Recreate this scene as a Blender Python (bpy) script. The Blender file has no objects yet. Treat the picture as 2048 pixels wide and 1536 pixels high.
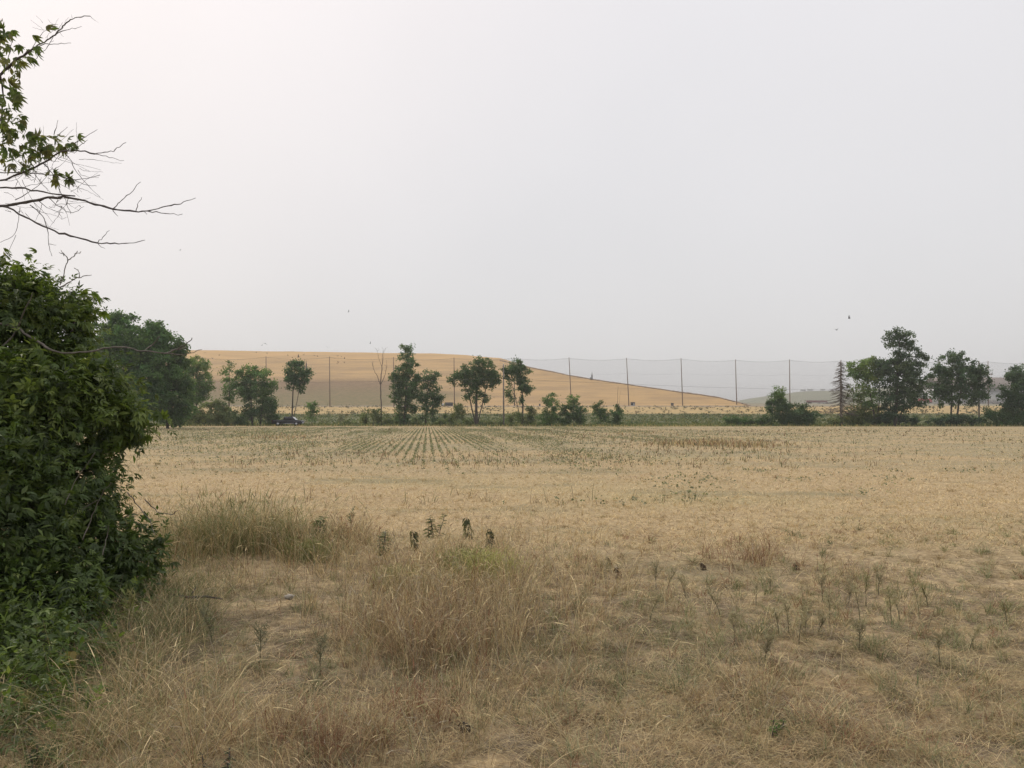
import bpy, math, random
import numpy as np

rng = np.random.default_rng(7)
random.seed(7)
R = math.radians
sc = bpy.context.scene
COL = sc.collection

# ------------------------------------------------------------------ camera, sky, sun, exposure
F = 1538.0                      # focal length in photograph pixels (2048 wide)
HC = 1.65                       # eye height
HORIZON = 830.0
TH = math.atan((HORIZON - 768.0) / F)
CT, ST = math.cos(TH), math.sin(TH)

cam_d = bpy.data.cameras.new('camera')
cam_d.sensor_width = 36.0
cam_d.lens = F / 2048.0 * 36.0
cam_d.clip_start = 0.05
cam_d.clip_end = 12000
cam = bpy.data.objects.new('camera', cam_d)
cam.location = (0, 0, HC)
cam.rotation_euler = (R(90) + TH, 0, 0)
COL.objects.link(cam)
sc.camera = cam

SUN_EL, SUN_AZ = R(42), R(-52)   # azimuth from +Y, negative = to the left
SUN_DIR = (math.sin(SUN_AZ) * math.cos(SUN_EL), math.cos(SUN_AZ) * math.cos(SUN_EL), math.sin(SUN_EL))

w = bpy.data.worlds.new('World')
sc.world = w
w.use_nodes = True
nt = w.node_tree
nt.nodes.clear()
out = nt.nodes.new('ShaderNodeOutputWorld')
tc = nt.nodes.new('ShaderNodeTexCoord')
sep = nt.nodes.new('ShaderNodeSeparateXYZ')
nt.links.new(tc.outputs['Generated'], sep.inputs[0])
ramp = nt.nodes.new('ShaderNodeValToRGB')
cr = ramp.color_ramp
cr.elements[0].position = 0.0
cr.elements[0].color = (0.735, 0.728, 0.725, 1)
cr.elements[1].position = 0.55
cr.elements[1].color = (0.835, 0.818, 0.840, 1)
e = cr.elements.new(0.22)
e.color = (0.765, 0.757, 0.770, 1)
e = cr.elements.new(1.0)
e.color = (0.90, 0.90, 0.92, 1)
nt.links.new(sep.outputs['Z'], ramp.inputs[0])
dot = nt.nodes.new('ShaderNodeVectorMath')
dot.operation = 'DOT_PRODUCT'
dot.inputs[1].default_value = SUN_DIR
nt.links.new(tc.outputs['Generated'], dot.inputs[0])
mr = nt.nodes.new('ShaderNodeMapRange')
mr.interpolation_type = 'SMOOTHSTEP'
mr.inputs[1].default_value = 0.55
mr.inputs[2].default_value = 1.0
mr.inputs[3].default_value = 0.0
mr.inputs[4].default_value = 1.0
nt.links.new(dot.outputs['Value'], mr.inputs[0])
glow = nt.nodes.new('ShaderNodeMix')
glow.data_type = 'RGBA'
glow.blend_type = 'ADD'
nt.links.new(mr.outputs[0], glow.inputs[0])
nt.links.new(ramp.outputs[0], glow.inputs[6])
glow.inputs[7].default_value = (0.115, 0.07, 0.04, 1)
# faint uneven smoke in the overcast
nz = nt.nodes.new('ShaderNodeTexNoise')
nz.inputs['Scale'].default_value = 2.2
nz.inputs['Detail'].default_value = 3
nt.links.new(tc.outputs['Generated'], nz.inputs['Vector'])
nmr = nt.nodes.new('ShaderNodeMapRange')
nmr.inputs[1].default_value = 0.3
nmr.inputs[2].default_value = 0.7
nmr.inputs[3].default_value = 0.975
nmr.inputs[4].default_value = 1.025
nt.links.new(nz.outputs[0], nmr.inputs[0])
bg = nt.nodes.new('ShaderNodeBackground')
nt.links.new(glow.outputs[2], bg.inputs['Color'])
nt.links.new(nmr.outputs[0], bg.inputs['Strength'])
sky = nt.nodes.new('ShaderNodeTexSky')
sky.sky_type = 'NISHITA'
sky.sun_disc = False
sky.sun_elevation = SUN_EL
sky.sun_rotation = SUN_AZ
sky.dust_density = 6.0
sky.air_density = 1.0
bg2 = nt.nodes.new('ShaderNodeBackground')
bg2.inputs['Strength'].default_value = 0.008
nt.links.new(sky.outputs[0], bg2.inputs['Color'])
adds = nt.nodes.new('ShaderNodeAddShader')
nt.links.new(bg.outputs[0], adds.inputs[0])
nt.links.new(bg2.outputs[0], adds.inputs[1])
nt.links.new(adds.outputs[0], out.inputs['Surface'])

sun_d = bpy.data.lights.new('sun', 'SUN')
sun_d.energy = 1.5
sun_d.angle = R(14)
sun_d.color = (1.0, 0.90, 0.76)
sun = bpy.data.objects.new('sun', sun_d)
sun.rotation_euler = (R(90) - SUN_EL, 0, -SUN_AZ + math.pi)
from mathutils import Vector
sun.rotation_euler = Vector(SUN_DIR).to_track_quat('Z', 'Y').to_euler()
COL.objects.link(sun)

sc.view_settings.view_transform = 'Standard'
sc.view_settings.look = 'None'
sc.view_settings.exposure = 0.0
sc.view_settings.gamma = 1.0
sc.cycles.use_denoising = True
sc.cycles.denoising_prefilter = 'ACCURATE'
sc.cycles.max_bounces = 8
sc.cycles.diffuse_bounces = 5
sc.cycles.transparent_max_bounces = 12
sc.cycles.volume_bounces = 0

# ------------------------------------------------------------------ helpers
def ray(px, py):
    a = (px - 1024.0) / F
    b = (768.0 - py) / F
    return a, CT - b * ST, ST + b * CT

def P(px, py, Y):
    a, dy, dz = ray(px, py)
    t = Y / dy
    return np.array([a * t, Y, HC + dz * t])

def make_noise(seed):
    g = np.random.default_rng(seed).random((128, 128))
    def f(x, y):
        x = np.asarray(x, float); y = np.asarray(y, float)
        xi = np.floor(x).astype(int); yi = np.floor(y).astype(int)
        fx = x - xi; fy = y - yi
        fx = fx * fx * (3 - 2 * fx); fy = fy * fy * (3 - 2 * fy)
        a = g[xi % 128, yi % 128]; b = g[(xi + 1) % 128, yi % 128]
        c = g[xi % 128, (yi + 1) % 128]; d = g[(xi + 1) % 128, (yi + 1) % 128]
        return (a * (1 - fx) + b * fx) * (1 - fy) + (c * (1 - fx) + d * fx) * fy
    return f
N1, N2, N3, N4 = make_noise(1), make_noise(2), make_noise(3), make_noise(4)

GY = [-80, 0, 60, 150, 170, 220, 300, 360, 430, 650, 900, 6000]
GZ = [0, 0, -0.15, -0.52, -0.47, 0.45, 2.55, 4.6, 6.7, 11.2, 15.6, 17.0]
def gz(X, Y):
    X = np.asarray(X, float); Y = np.asarray(Y, float)
    z = np.interp(Y, GY, GZ)
    k = np.exp(-np.maximum(Y, 0) / 30.0)
    z = z + (N1(X * 0.9, Y * 0.9) - .5) * 0.10 * k + (N2(X * 3.1, Y * 3.1) - .5) * 0.05 * k
    return z

def gpt(px, py):
    """ground point under a pixel (arrays allowed)"""
    px = np.atleast_1d(np.asarray(px, float)); py = np.atleast_1d(np.asarray(py, float))
    a, dy, dz = ray(px, py)
    s = dz / dy
    Y = np.full(px.shape, 5.0)
    Ys = np.concatenate([np.linspace(2, 20, 400), np.linspace(20.2, 170, 800), np.linspace(171, 900, 600)])
    z = np.interp(Ys, GY, GZ)
    for i in range(0, len(px), 20000):
        sl = slice(i, i + 20000)
        below = (HC + s[sl][:, None] * Ys[None, :]) < z[None, :]
        j = below.argmax(axis=1)
        Y[sl] = Ys[j]
    X = a / dy * Y
    return X, Y, gz(X, Y)

class Acc:
    def __init__(s):
        s.V = []; s.Q = []; s.T = []; s.C = []; s.n = 0
    def add(s, V, Q=None, T=None, col=(.5, .5, .5)):
        V = np.asarray(V, float).reshape(-1, 3)
        if Q is not None and len(Q): s.Q.append(np.asarray(Q, int).reshape(-1, 4) + s.n)
        if T is not None and len(T): s.T.append(np.asarray(T, int).reshape(-1, 3) + s.n)
        c = np.asarray(col, float)
        if c.ndim == 1: c = np.tile(c, (len(V), 1))
        s.V.append(V); s.C.append(c); s.n += len(V)
    def tube(s, pts, rads, n=6, col=(.5, .5, .5)):
        pts = np.asarray(pts, float); m = len(pts)
        rads = np.broadcast_to(np.asarray(rads, float), (m,))
        d = np.gradient(pts, axis=0)
        d /= np.linalg.norm(d, axis=1)[:, None] + 1e-9
        ref = np.array([0.31, 0.17, 0.93]) if abs(d[:, 2]).mean() < .8 else np.array([0.95, 0.2, 0.1])
        u = np.cross(d, ref); u /= np.linalg.norm(u, axis=1)[:, None] + 1e-9
        v = np.cross(d, u)
        an = np.arange(n) * 2 * np.pi / n
        V = pts[:, None, :] + rads[:, None, None] * (np.cos(an)[None, :, None] * u[:, None, :] + np.sin(an)[None, :, None] * v[:, None, :])
        i = np.arange(m - 1)[:, None] * n; k = np.arange(n)[None, :]; k2 = (k + 1) % n
        Q = np.stack([i + k, i + k2, i + n + k2, i + n + k], -1).reshape(-1, 4)
        nv = m * n
        V = np.concatenate([V.reshape(-1, 3), pts[:1], pts[-1:]])
        T = np.concatenate([np.stack([(np.arange(n) + 1) % n, np.arange(n), np.full(n, nv)], -1),
                            np.stack([np.arange(n) + (m - 1) * n, (np.arange(n) + 1) % n + (m - 1) * n, np.full(n, nv + 1)], -1)])
        s.add(V, Q, T, col)
    def inst(s, tv, tq, pos, U, Vv, W, col):
        """copies of a small template; U,V,W (n,3) scaled axes; col (n,3)"""
        n = len(pos); k = len(tv)
        V = pos[:, None, :] + tv[None, :, 0:1] * U[:, None, :] + tv[None, :, 1:2] * Vv[:, None, :] + tv[None, :, 2:3] * W[:, None, :]
        Q = (np.asarray(tq)[None, :, :] + (np.arange(n) * k)[:, None, None]).reshape(-1, 4)
        s.add(V.reshape(-1, 3), Q, None, np.repeat(col, k, axis=0))
    def strips(s, root, d, bend, L, wd, wdir, col, nseg=2, tip=.25, colr=None):
        """grass blades: root + L*(d*t + bend*t^2)"""
        n = len(root)
        t = np.linspace(0, 1, nseg + 1)
        c = root[:, None, :] + L[:, None, None] * (d[:, None, :] * t[None, :, None] + bend[:, None, :] * (t ** 2)[None, :, None])
        ww = wd[:, None] * (1 - (1 - tip) * t[None, :]) * .5
        a = c - ww[..., None] * wdir[:, None, :]; b = c + ww[..., None] * wdir[:, None, :]
        V = np.stack([a, b], 2).reshape(n, -1, 3)
        q = np.array([[2 * i, 2 * i + 1, 2 * i + 3, 2 * i + 2] for i in range(nseg)])
        k = 2 * (nseg + 1)
        Q = (q[None] + (np.arange(n) * k)[:, None, None]).reshape(-1, 4)
        if colr is not None:
            cc = colr[:, None, :] * (1 - t)[None, :, None] + col[:, None, :] * t[None, :, None]
            cc = np.repeat(cc, 2, axis=1).reshape(-1, 3)
        else:
            cc = np.repeat(col, k, axis=0)
        s.add(V.reshape(-1, 3), Q, None, cc)
        return c[:, -1, :]
    def box(s, c, size, col=(.5, .5, .5), rot=0.0):
        x, y, z = [q / 2 for q in size]
        V = np.array([[-x, -y, -z], [x, -y, -z], [x, y, -z], [-x, y, -z], [-x, -y, z], [x, -y, z], [x, y, z], [-x, y, z]])
        cr_, sr_ = math.cos(rot), math.sin(rot)
        V = V @ np.array([[cr_, sr_, 0], [-sr_, cr_, 0], [0, 0, 1]]) + np.asarray(c)
        s.add(V, [[0, 3, 2, 1], [4, 5, 6, 7], [0, 1, 5, 4], [1, 2, 6, 5], [2, 3, 7, 6], [3, 0, 4, 7]], None, col)
    def prism(s, prof, y0, y1, col=(.5, .5, .5), inset=None):
        """profile in x,z swept along y (fan caps)"""
        prof = np.asarray(prof, float); m = len(prof)
        p1 = prof if inset is None else np.asarray(inset, float)
        a = np.stack([prof[:, 0], np.full(m, y0), prof[:, 1]], 1)
        b = np.stack([p1[:, 0], np.full(m, y1), p1[:, 1]], 1)
        ca, cb = a.mean(0), b.mean(0)
        V = np.concatenate([a, b, [ca], [cb]])
        i = np.arange(m); j = (i + 1) % m
        Q = np.stack([i, j, m + j, m + i], 1)
        T = np.concatenate([np.stack([j, i, np.full(m, 2 * m)], 1), np.stack([m + i, m + j, np.full(m, 2 * m + 1)], 1)])
        s.add(V, Q, T, col)
    def disc_y(s, c, r, y0, y1, n=14, col=(.5, .5, .5)):
        an = np.arange(n) * 2 * np.pi / n
        prof = np.stack([c[0] + r * np.cos(an), c[1] + r * np.sin(an)], 1)
        s.prism(prof, y0, y1, col)
    def build(s, name, mat, parent=None, smooth=False, origin=None):
        V = np.concatenate(s.V); C = np.concatenate(s.C)
        if parent is not None:
            V = V - np.array(parent.location)
        elif origin is not None:
            V = V - np.asarray(origin)
        Q = np.concatenate(s.Q) if s.Q else np.zeros((0, 4), int)
        T = np.concatenate(s.T) if s.T else np.zeros((0, 3), int)
        me = bpy.data.meshes.new(name)
        me.vertices.add(len(V)); me.vertices.foreach_set('co', V.astype(np.float32).ravel())
        nl = len(Q) * 4 + len(T) * 3
        me.loops.add(nl); me.loops.foreach_set('vertex_index', np.concatenate([Q.ravel(), T.ravel()]).astype(np.int32))
        me.polygons.add(len(Q) + len(T))
        st = np.concatenate([np.arange(len(Q)) * 4, len(Q) * 4 + np.arange(len(T)) * 3]).astype(np.int32)
        me.polygons.foreach_set('loop_start', st)
        if smooth: me.polygons.foreach_set('use_smooth', np.ones(len(Q) + len(T), bool))
        at = me.attributes.new('tint', 'FLOAT_COLOR', 'POINT')
        at.data.foreach_set('color', np.concatenate([C, np.ones((len(C), 1))], 1).astype(np.float32).ravel())
        me.update(calc_edges=True)
        me.materials.append(mat)
        o = bpy.data.objects.new(name, me)
        COL.objects.link(o)
        if parent is not None: o.parent = parent
        elif origin is not None: o.location = tuple(origin)
        return o

def tag(o, label, cat, group=None, kind=None):
    o['label'] = label; o['category'] = cat
    if group: o['group'] = group
    if kind: o['kind'] = kind
    return o

def thing(name, loc, label, cat, group=None):
    o = bpy.data.objects.new(name, None)
    o.empty_display_size = .3
    o.location = tuple(float(q) for q in loc)
    COL.objects.link(o)
    return tag(o, label, cat, group)

def dup(root, loc, rot=None, label=None):
    r = root.copy(); COL.objects.link(r); r.location = tuple(float(q) for q in loc)
    if rot is not None: r.rotation_euler = rot
    if label: r['label'] = label
    for ch in list(root.children):
        c = ch.copy(); COL.objects.link(c); c.parent = r
        for g in ch.children:
            d = g.copy(); COL.objects.link(d); d.parent = c
    return r

def unit(v):
    return v / (np.linalg.norm(v, axis=-1, keepdims=True) + 1e-9)

# ------------------------------------------------------------------ materials
def new_mat(name):
    m = bpy.data.materials.new(name); m.use_nodes = True
    n = m.node_tree; b = n.nodes['Principled BSDF']
    return m, n, b

def plain(name, col, rough=.7, metal=0.0, vary=.18, scale=6.0, bump=0.0):
    m, n, b = new_mat(name)
    t = n.nodes.new('ShaderNodeTexCoord'); z = n.nodes.new('ShaderNodeTexNoise')
    z.inputs['Scale'].default_value = scale; z.inputs['Detail'].default_value = 5
    n.links.new(t.outputs['Object'], z.inputs['Vector'])
    r = n.nodes.new('ShaderNodeValToRGB')
    r.color_ramp.elements[0].position = .3; r.color_ramp.elements[1].position = .7
    r.color_ramp.elements[0].color = tuple(c * (1 - vary) for c in col) + (1,)
    r.color_ramp.elements[1].color = tuple(min(1, c * (1 + vary)) for c in col) + (1,)
    n.links.new(z.outputs[0], r.inputs[0]); n.links.new(r.outputs[0], b.inputs['Base Color'])
    b.inputs['Roughness'].default_value = rough; b.inputs['Metallic'].default_value = metal
    if bump:
        bp = n.nodes.new('ShaderNodeBump'); bp.inputs['Strength'].default_value = bump
        n.links.new(z.outputs[0], bp.inputs['Height']); n.links.new(bp.outputs[0], b.inputs['Normal'])
    return m

def tinted(name, rough=.6, trans=.25, spec=.3, tcol=None):
    """colour comes from the per-vertex tint of each leaf / blade"""
    m, n, b = new_mat(name)
    a = n.nodes.new('ShaderNodeAttribute'); a.attribute_name = 'tint'
    n.links.new(a.outputs['Color'], b.inputs['Base Color'])
    b.inputs['Roughness'].default_value = rough
    b.inputs['Specular IOR Level'].default_value = spec
    if trans:
        tr = n.nodes.new('ShaderNodeBsdfTranslucent')
        mx = n.nodes.new('ShaderNodeMix'); mx.data_type = 'RGBA'; mx.blend_type = 'MULTIPLY'
        mx.inputs[0].default_value = 1.0
        n.links.new(a.outputs['Color'], mx.inputs[6]); mx.inputs[7].default_value = tcol or (1.2, 1.25, .7, 1)
        n.links.new(mx.outputs[2], tr.inputs['Color'])
        ms = n.nodes.new('ShaderNodeMixShader'); ms.inputs[0].default_value = trans
        n.links.new(b.outputs[0], ms.inputs[1]); n.links.new(tr.outputs[0], ms.inputs[2])
        n.links.new(ms.outputs[0], n.nodes['Material Output'].inputs['Surface'])
    return m

M_leaf = tinted('leaf', .45, .42, .4)
M_far_leaf = tinted('tree_leaf', .6, .42, .3, (1.35, 1.35, .9, 1))
M_grass = tinted('grass_blade', .75, .18, .15, (1.05, 1.0, .8, 1))
M_bark = plain('bark', (.075, .062, .05), .9, 0, .35, 14, .4)
M_twig = plain('twig', (.085, .07, .062), .85, 0, .3, 25)
M_twig_pale = plain('pale_twig', (.20, .175, .155), .85, 0, .3, 25)
M_twig_mid = plain('weathered_twig', (.14, .12, .10), .85, 0, .3, 25)
M_dead = plain('dead_wood', (.16, .13, .11), .9, 0, .3, 8)
M_pole = plain('wood_pole', (.15, .10, .065), .85, 0, .3, 3)
M_pole_grey = plain('grey_wood_pole', (.17, .155, .135), .85, 0, .25, 3)
M_black = plain('black_paint', (.010, .011, .016), .28, 0, .2, 2)
M_dark = plain('dark_plastic', (.02, .02, .022), .6)
M_rubber = plain('rubber', (.018, .018, .018), .85)
M_rim = plain('rim_metal', (.42, .42, .44), .35, .8)
M_chrome = plain('chrome', (.62, .63, .66), .25, .9)
M_lampglass = plain('lamp_glass', (.7, .7, .72), .15)
M_carglass = plain('car_glass', (.03, .034, .042), .08)
M_white = plain('white_paint', (.72, .73, .73), .5)
M_rust = plain('rust_red_paint', (.17, .055, .05), .7)
M_red = plain('red_paint', (.42, .045, .045), .5)
M_pale = plain('pale_panel', (.60, .60, .57), .6)
M_roof = plain('brown_roof', (.23, .185, .155), .8, 0, .1, .3)
M_wall = plain('grey_wall', (.50, .51, .52), .7, 0, .08, .2)
M_wire = plain('wire', (.10, .10, .10), .6)
M_fencepost = plain('pale_post', (.62, .61, .58), .6)
M_concrete = plain('rubble_concrete', (.34, .32, .30), .9, 0, .3, .6)
M_stone = plain('stone', (.40, .36, .30), .9, 0, .2, 12, .3)
M_weedstem = plain('weed_stem', (.15, .13, .075), .85, 0, .3, 20)
M_bird = plain('bird_feather', (.022, .02, .02), .8)
M_roadm = plain('gravel_road', (.20, .17, .15), .95, 0, .25, .4)
M_track = plain('dirt_track', (.46, .32, .19), .95, 0, .25, 1.2)
M_gravelpad = plain('gravel_pad', (.40, .33, .28), .95, 0, .2, .15)

# net: open weave seen from far away, a thin grey veil
M_net, n, b = new_mat('net_mesh')
b.inputs['Base Color'].default_value = (.12, .12, .12, 1); b.inputs['Roughness'].default_value = 1
trn = n.nodes.new('ShaderNodeBsdfTransparent'); ms = n.nodes.new('ShaderNodeMixShader'); ms.inputs[0].default_value = .11
n.links.new(trn.outputs[0], ms.inputs[1]); n.links.new(b.outputs[0], ms.inputs[2])
n.links.new(ms.outputs[0], n.nodes['Material Output'].inputs['Surface'])

def nodes_math(n, op, a, b_=None, clamp=False):
    k = n.nodes.new('ShaderNodeMath'); k.operation = op; k.use_clamp = clamp
    for i, q in enumerate((a, b_)):
        if q is None: continue
        if isinstance(q, (int, float)): k.inputs[i].default_value = q
        else: n.links.new(q, k.inputs[i])
    return k.outputs[0]
def nodes_mix(n, f, a, b_):
    k = n.nodes.new('ShaderNodeMix'); k.data_type = 'RGBA'
    for i, q in ((0, f), (6, a), (7, b_)):
        if isinstance(q, (int, float)): k.inputs[i].default_value = q
        elif isinstance(q, tuple): k.inputs[i].default_value = q + (1,)
        else: n.links.new(q, k.inputs[i])
    return k.outputs[2]
def nodes_noise(n, vec, scale, detail=6, rough=.55):
    k = n.nodes.new('ShaderNodeTexNoise'); k.inputs['Scale'].default_value = scale
    k.inputs['Detail'].default_value = detail; k.inputs['Roughness'].default_value = rough
    n.links.new(vec, k.inputs['Vector']); return k.outputs[0]
def nodes_step(n, x, lo, hi):
    k = n.nodes.new('ShaderNodeMapRange'); k.interpolation_type = 'SMOOTHSTEP'
    k.inputs[1].default_value = lo; k.inputs[2].default_value = hi
    n.links.new(x, k.inputs[0]); return k.outputs[0]
def nodes_scale(n, vec, s3):
    k = n.nodes.new('ShaderNodeVectorMath'); k.operation = 'MULTIPLY'; k.inputs[1].default_value = s3
    n.links.new(vec, k.inputs[0]); return k.outputs[0]

# ground
M_ground, n, b = new_mat('ground_cover')
geo = n.nodes.new('ShaderNodeNewGeometry'); pos = geo.outputs['Position']
sp = n.nodes.new('ShaderNodeSeparateXYZ'); n.links.new(pos, sp.inputs[0])
X_, Y_ = sp.outputs[0], sp.outputs[1]
wob = nodes_noise(n, nodes_scale(n, pos, (.05, .12, 0)), 1.0, 6)
wob = nodes_math(n, 'SUBTRACT', wob, .5)
fine = nodes_noise(n, pos, 14.0, 8, .7)
mid = nodes_noise(n, pos, 1.3, 6, .6)
big = nodes_noise(n, nodes_scale(n, pos, (.05, .09, 0)), 1.0, 5)
tan = nodes_mix(n, nodes_step(n, fine, .35, .65), (.30, .225, .13), (.545, .42, .25))
tan = nodes_mix(n, nodes_math(n, 'MULTIPLY', nodes_step(n, mid, .45, .7), .35), tan, (.36, .26, .16))
tan = nodes_mix(n, nodes_math(n, 'MULTIPLY', nodes_step(n, big, .48, .68), .45), tan, (.40, .35, .18))
strk = nodes_noise(n, nodes_scale(n, pos, (.16, .34, 0)), 1.0, 7, .65)
tan = nodes_mix(n, nodes_math(n, 'MULTIPLY', nodes_step(n, strk, .50, .66), .8), tan, (.255, .225, .135))
soil = nodes_mix(n, nodes_step(n, fine, .38, .62), (.085, .065, .045), (.215, .17, .12))  # bare soil, its colour also darkened for shade between the blades
nearsoil = nodes_math(n, 'MULTIPLY', nodes_step(n, Y_, 12.0, 5.0), nodes_step(n, nodes_noise(n, pos, 2.4, 7, .65), .36, .58))
base = nodes_mix(n, nodes_math(n, 'MULTIPLY', nearsoil, .92), tan, soil)
# soil showing through in the cropped part of the field
crop = nodes_math(n, 'MULTIPLY', nodes_step(n, Y_, 20, 30), nodes_step(n, Y_, 138, 120))
cropn = nodes_noise(n, nodes_scale(n, pos, (.10, .16, 0)), 1.0, 5)
crop = nodes_math(n, 'MULTIPLY', crop, nodes_step(n, cropn, .44, .58))
base = nodes_mix(n, nodes_math(n, 'MULTIPLY', crop, .75), base, (.30, .26, .165))
# verge, lawn, golden strip
yw = nodes_math(n, 'ADD', Y_, nodes_math(n, 'MULTIPLY', wob, 14.0))
lawn_c = nodes_mix(n, nodes_noise(n, nodes_scale(n, pos, (.08, .3, 0)), 1.0, 6), (.085, .098, .042), (.175, .168, .085))
base = nodes_mix(n, nodes_step(n, yw, 141, 150), base, lawn_c)
gold_c = nodes_mix(n, nodes_step(n, nodes_noise(n, nodes_scale(n, pos, (.25, .12, 0)), 1.0, 7, .7), .35, .68), (.54, .375, .17), (.27, .22, .115))
yw2 = nodes_math(n, 'ADD', Y_, nodes_math(n, 'MULTIPLY', wob, 90.0))
base = nodes_mix(n, nodes_step(n, yw2, 280, 292), base, gold_c)
far_c = nodes_mix(n, nodes_noise(n, nodes_scale(n, pos, (.02, .03, 0)), 1.0, 5), (.36, .29, .22), (.17, .18, .10))
base = nodes_mix(n, nodes_step(n, yw, 430, 450), base, far_c)
n.links.new(base, b.inputs['Base Color'])
b.inputs['Roughness'].default_value = .95; b.inputs['Specular IOR Level'].default_value = .1
bp = n.nodes.new('ShaderNodeBump'); bp.inputs['Strength'].default_value = .5; bp.inputs['Distance'].default_value = .05
n.links.new(fine, bp.inputs['Height']); n.links.new(bp.outputs[0], b.inputs['Normal'])

# golden landfill hill
M_hill, n, b = new_mat('dry_hill_grass')
geo = n.nodes.new('ShaderNodeNewGeometry'); pos = geo.outputs['Position']
sp = n.nodes.new('ShaderNodeSeparateXYZ'); n.links.new(pos, sp.inputs[0])
X_, Y_, Z_ = sp.outputs
str_ = nodes_noise(n, nodes_scale(n, pos, (.025, .02, .45)), 1.0, 7, .65)
pat = nodes_noise(n, nodes_scale(n, pos, (.012, .02, .05)), 1.0, 5)
fin = nodes_noise(n, nodes_scale(n, pos, (.35, .5, .5)), 1.0, 6, .7)
gold = nodes_mix(n, nodes_step(n, str_, .38, .66), (.545, .36, .168), (.40, .27, .14))
gold = nodes_mix(n, nodes_math(n, 'MULTIPLY', nodes_step(n, fin, .45, .75), .35), gold, (.40, .27, .14))
gold = nodes_mix(n, nodes_math(n, 'MULTIPLY', nodes_step(n, Z_, 36, 48), .30), gold, (.60, .385, .17))
st2 = nodes_noise(n, nodes_scale(n, pos, (.018, .012, .8)), 1.0, 8, .7)
gold = nodes_mix(n, nodes_math(n, 'MULTIPLY', nodes_step(n, st2, .55, .66), .55), gold, (.31, .225, .135))
lowc = nodes_mix(n, nodes_step(n, nodes_math(n, 'ADD', Z_, nodes_math(n, 'MULTIPLY', pat, 10.0)), 27, 15), (.225, .15, .088), (.20, .172, .085))
lowc = nodes_mix(n, nodes_math(n, 'MULTIPLY', nodes_step(n, fin, .38, .66), .65), lowc, (.31, .225, .125))
zz = nodes_math(n, 'ADD', Z_, nodes_math(n, 'MULTIPLY', nodes_math(n, 'SUBTRACT', str_, .5), 5.0))
xx = nodes_math(n, 'ADD', X_, nodes_math(n, 'MULTIPLY', nodes_math(n, 'SUBTRACT', pat, .5), 120.0))
lm = nodes_math(n, 'MULTIPLY', nodes_step(n, nodes_math(n, 'ADD', zz, nodes_math(n, 'MULTIPLY', nodes_math(n, 'SUBTRACT', fin, .5), 7.0)), 28, 21.5), nodes_step(n, xx, -20, -75))
n.links.new(nodes_mix(n, lm, gold, lowc), b.inputs['Base Color'])
b.inputs['Roughness'].default_value = .95; b.inputs['Specular IOR Level'].default_value = .1

M_hill2 = plain('far_hill_grass', (.20, .20, .12), .95, 0, .22, .02)

# ------------------------------------------------------------------ ground, hills, tracks
def sheet(name, xs, ys, zf, mat):
    A = Acc()
    XX, YY = np.meshgrid(xs, ys)
    V = np.stack([XX, YY, zf(XX, YY)], -1).reshape(-1, 3)
    nx, ny = len(xs), len(ys)
    i = np.arange(ny - 1)[:, None] * nx + np.arange(nx - 1)[None, :]
    Q = np.stack([i, i + 1, i + 1 + nx, i + nx], -1).reshape(-1, 4)
    A.add(V, Q)
    return A.build(name, mat, smooth=True)

ys = np.concatenate([np.linspace(-60, 1.5, 16), np.arange(1.7, 22, .14), np.geomspace(22.3, 140, 60), np.linspace(143, 460, 60), np.geomspace(475, 3400, 40)])
tx = np.linspace(-1, 1, 241)
xs = np.sinh(tx * 7.2) / np.sinh(7.2) * 2300
xs = np.unique(np.concatenate([xs, np.arange(-14, 14.1, .18)]))
tag(sheet('ground', xs, ys, gz, M_ground), 'flat dry tan field running back to a green strip and rising ground', 'ground', kind='structure')

# landfill hill, from the outline of its crest and its falling hip edge
crest_px = [-900, 370, 600, 750, 870, 930, 1000]
crest_py = [694, 700, 702.5, 704.5, 706, 709, 716]
YF, YT = 430.0, 600.0
def crest_z(X):
    px = 1024 + np.asarray(X) / YT * F
    return np.interp(px, crest_px, [HC + (HORIZON - q) / F * YT for q in crest_py])
hip = [(1000, 719), (1060, 733), (1138, 750), (1208, 762), (1250, 768.5), (1310, 777), (1362, 785), (1400, 790), (1440, 796), (1470, 803), (1500, 811)]
hx, hy = [], []
for px, py in hip:
    best = None
    for Y in np.linspace(YF, YT, 600):
        X = (px - 1024) / F * Y
        z = HC + (HORIZON - py) / F * Y
        zf = 6.5 + (crest_z(-20) - 6.5) * (Y - YF) / (YT - YF)
        if best is None or abs(z - zf) < best[0]: best = (abs(z - zf), X, Y)
    hx.append(best[1]); hy.append(best[2])
hy_s, hx_s = np.array(hy)[::-1], np.array(hx)[::-1]
def hill_z(X, Y):
    X = np.asarray(X, float); Y = np.asarray(Y, float)
    zc = crest_z(np.minimum(X, 0))
    s = (Y - YF) / (YT - YF)
    zf = 6.5 + (zc - 6.5) * np.clip(s, -.2, 1)
    k = 2.2
    zr = zc + (Y - YT) * .004
    zf2 = np.where(Y < YT, zf, zr)
    hxv = np.interp(Y, hy_s, hx_s)
    z = np.where(X > hxv, zf2 - .30 * (X - hxv), zf2)
    z = z + (N3(X * .03, Y * .03) - .5) * .8 + (N4(X * .11, Y * .11) - .5) * .25
    return np.maximum(z, -6)
xsh = np.concatenate([np.linspace(-900, -230, 40), np.linspace(-225, 190, 230)])
ysh = np.concatenate([np.linspace(418, 605, 130), np.linspace(610, 1000, 30)])
tag(sheet('hill', xsh, ysh, hill_z, M_hill), 'long golden dry grass mound with a flat top falling away to the right', 'hill', kind='structure')

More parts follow.
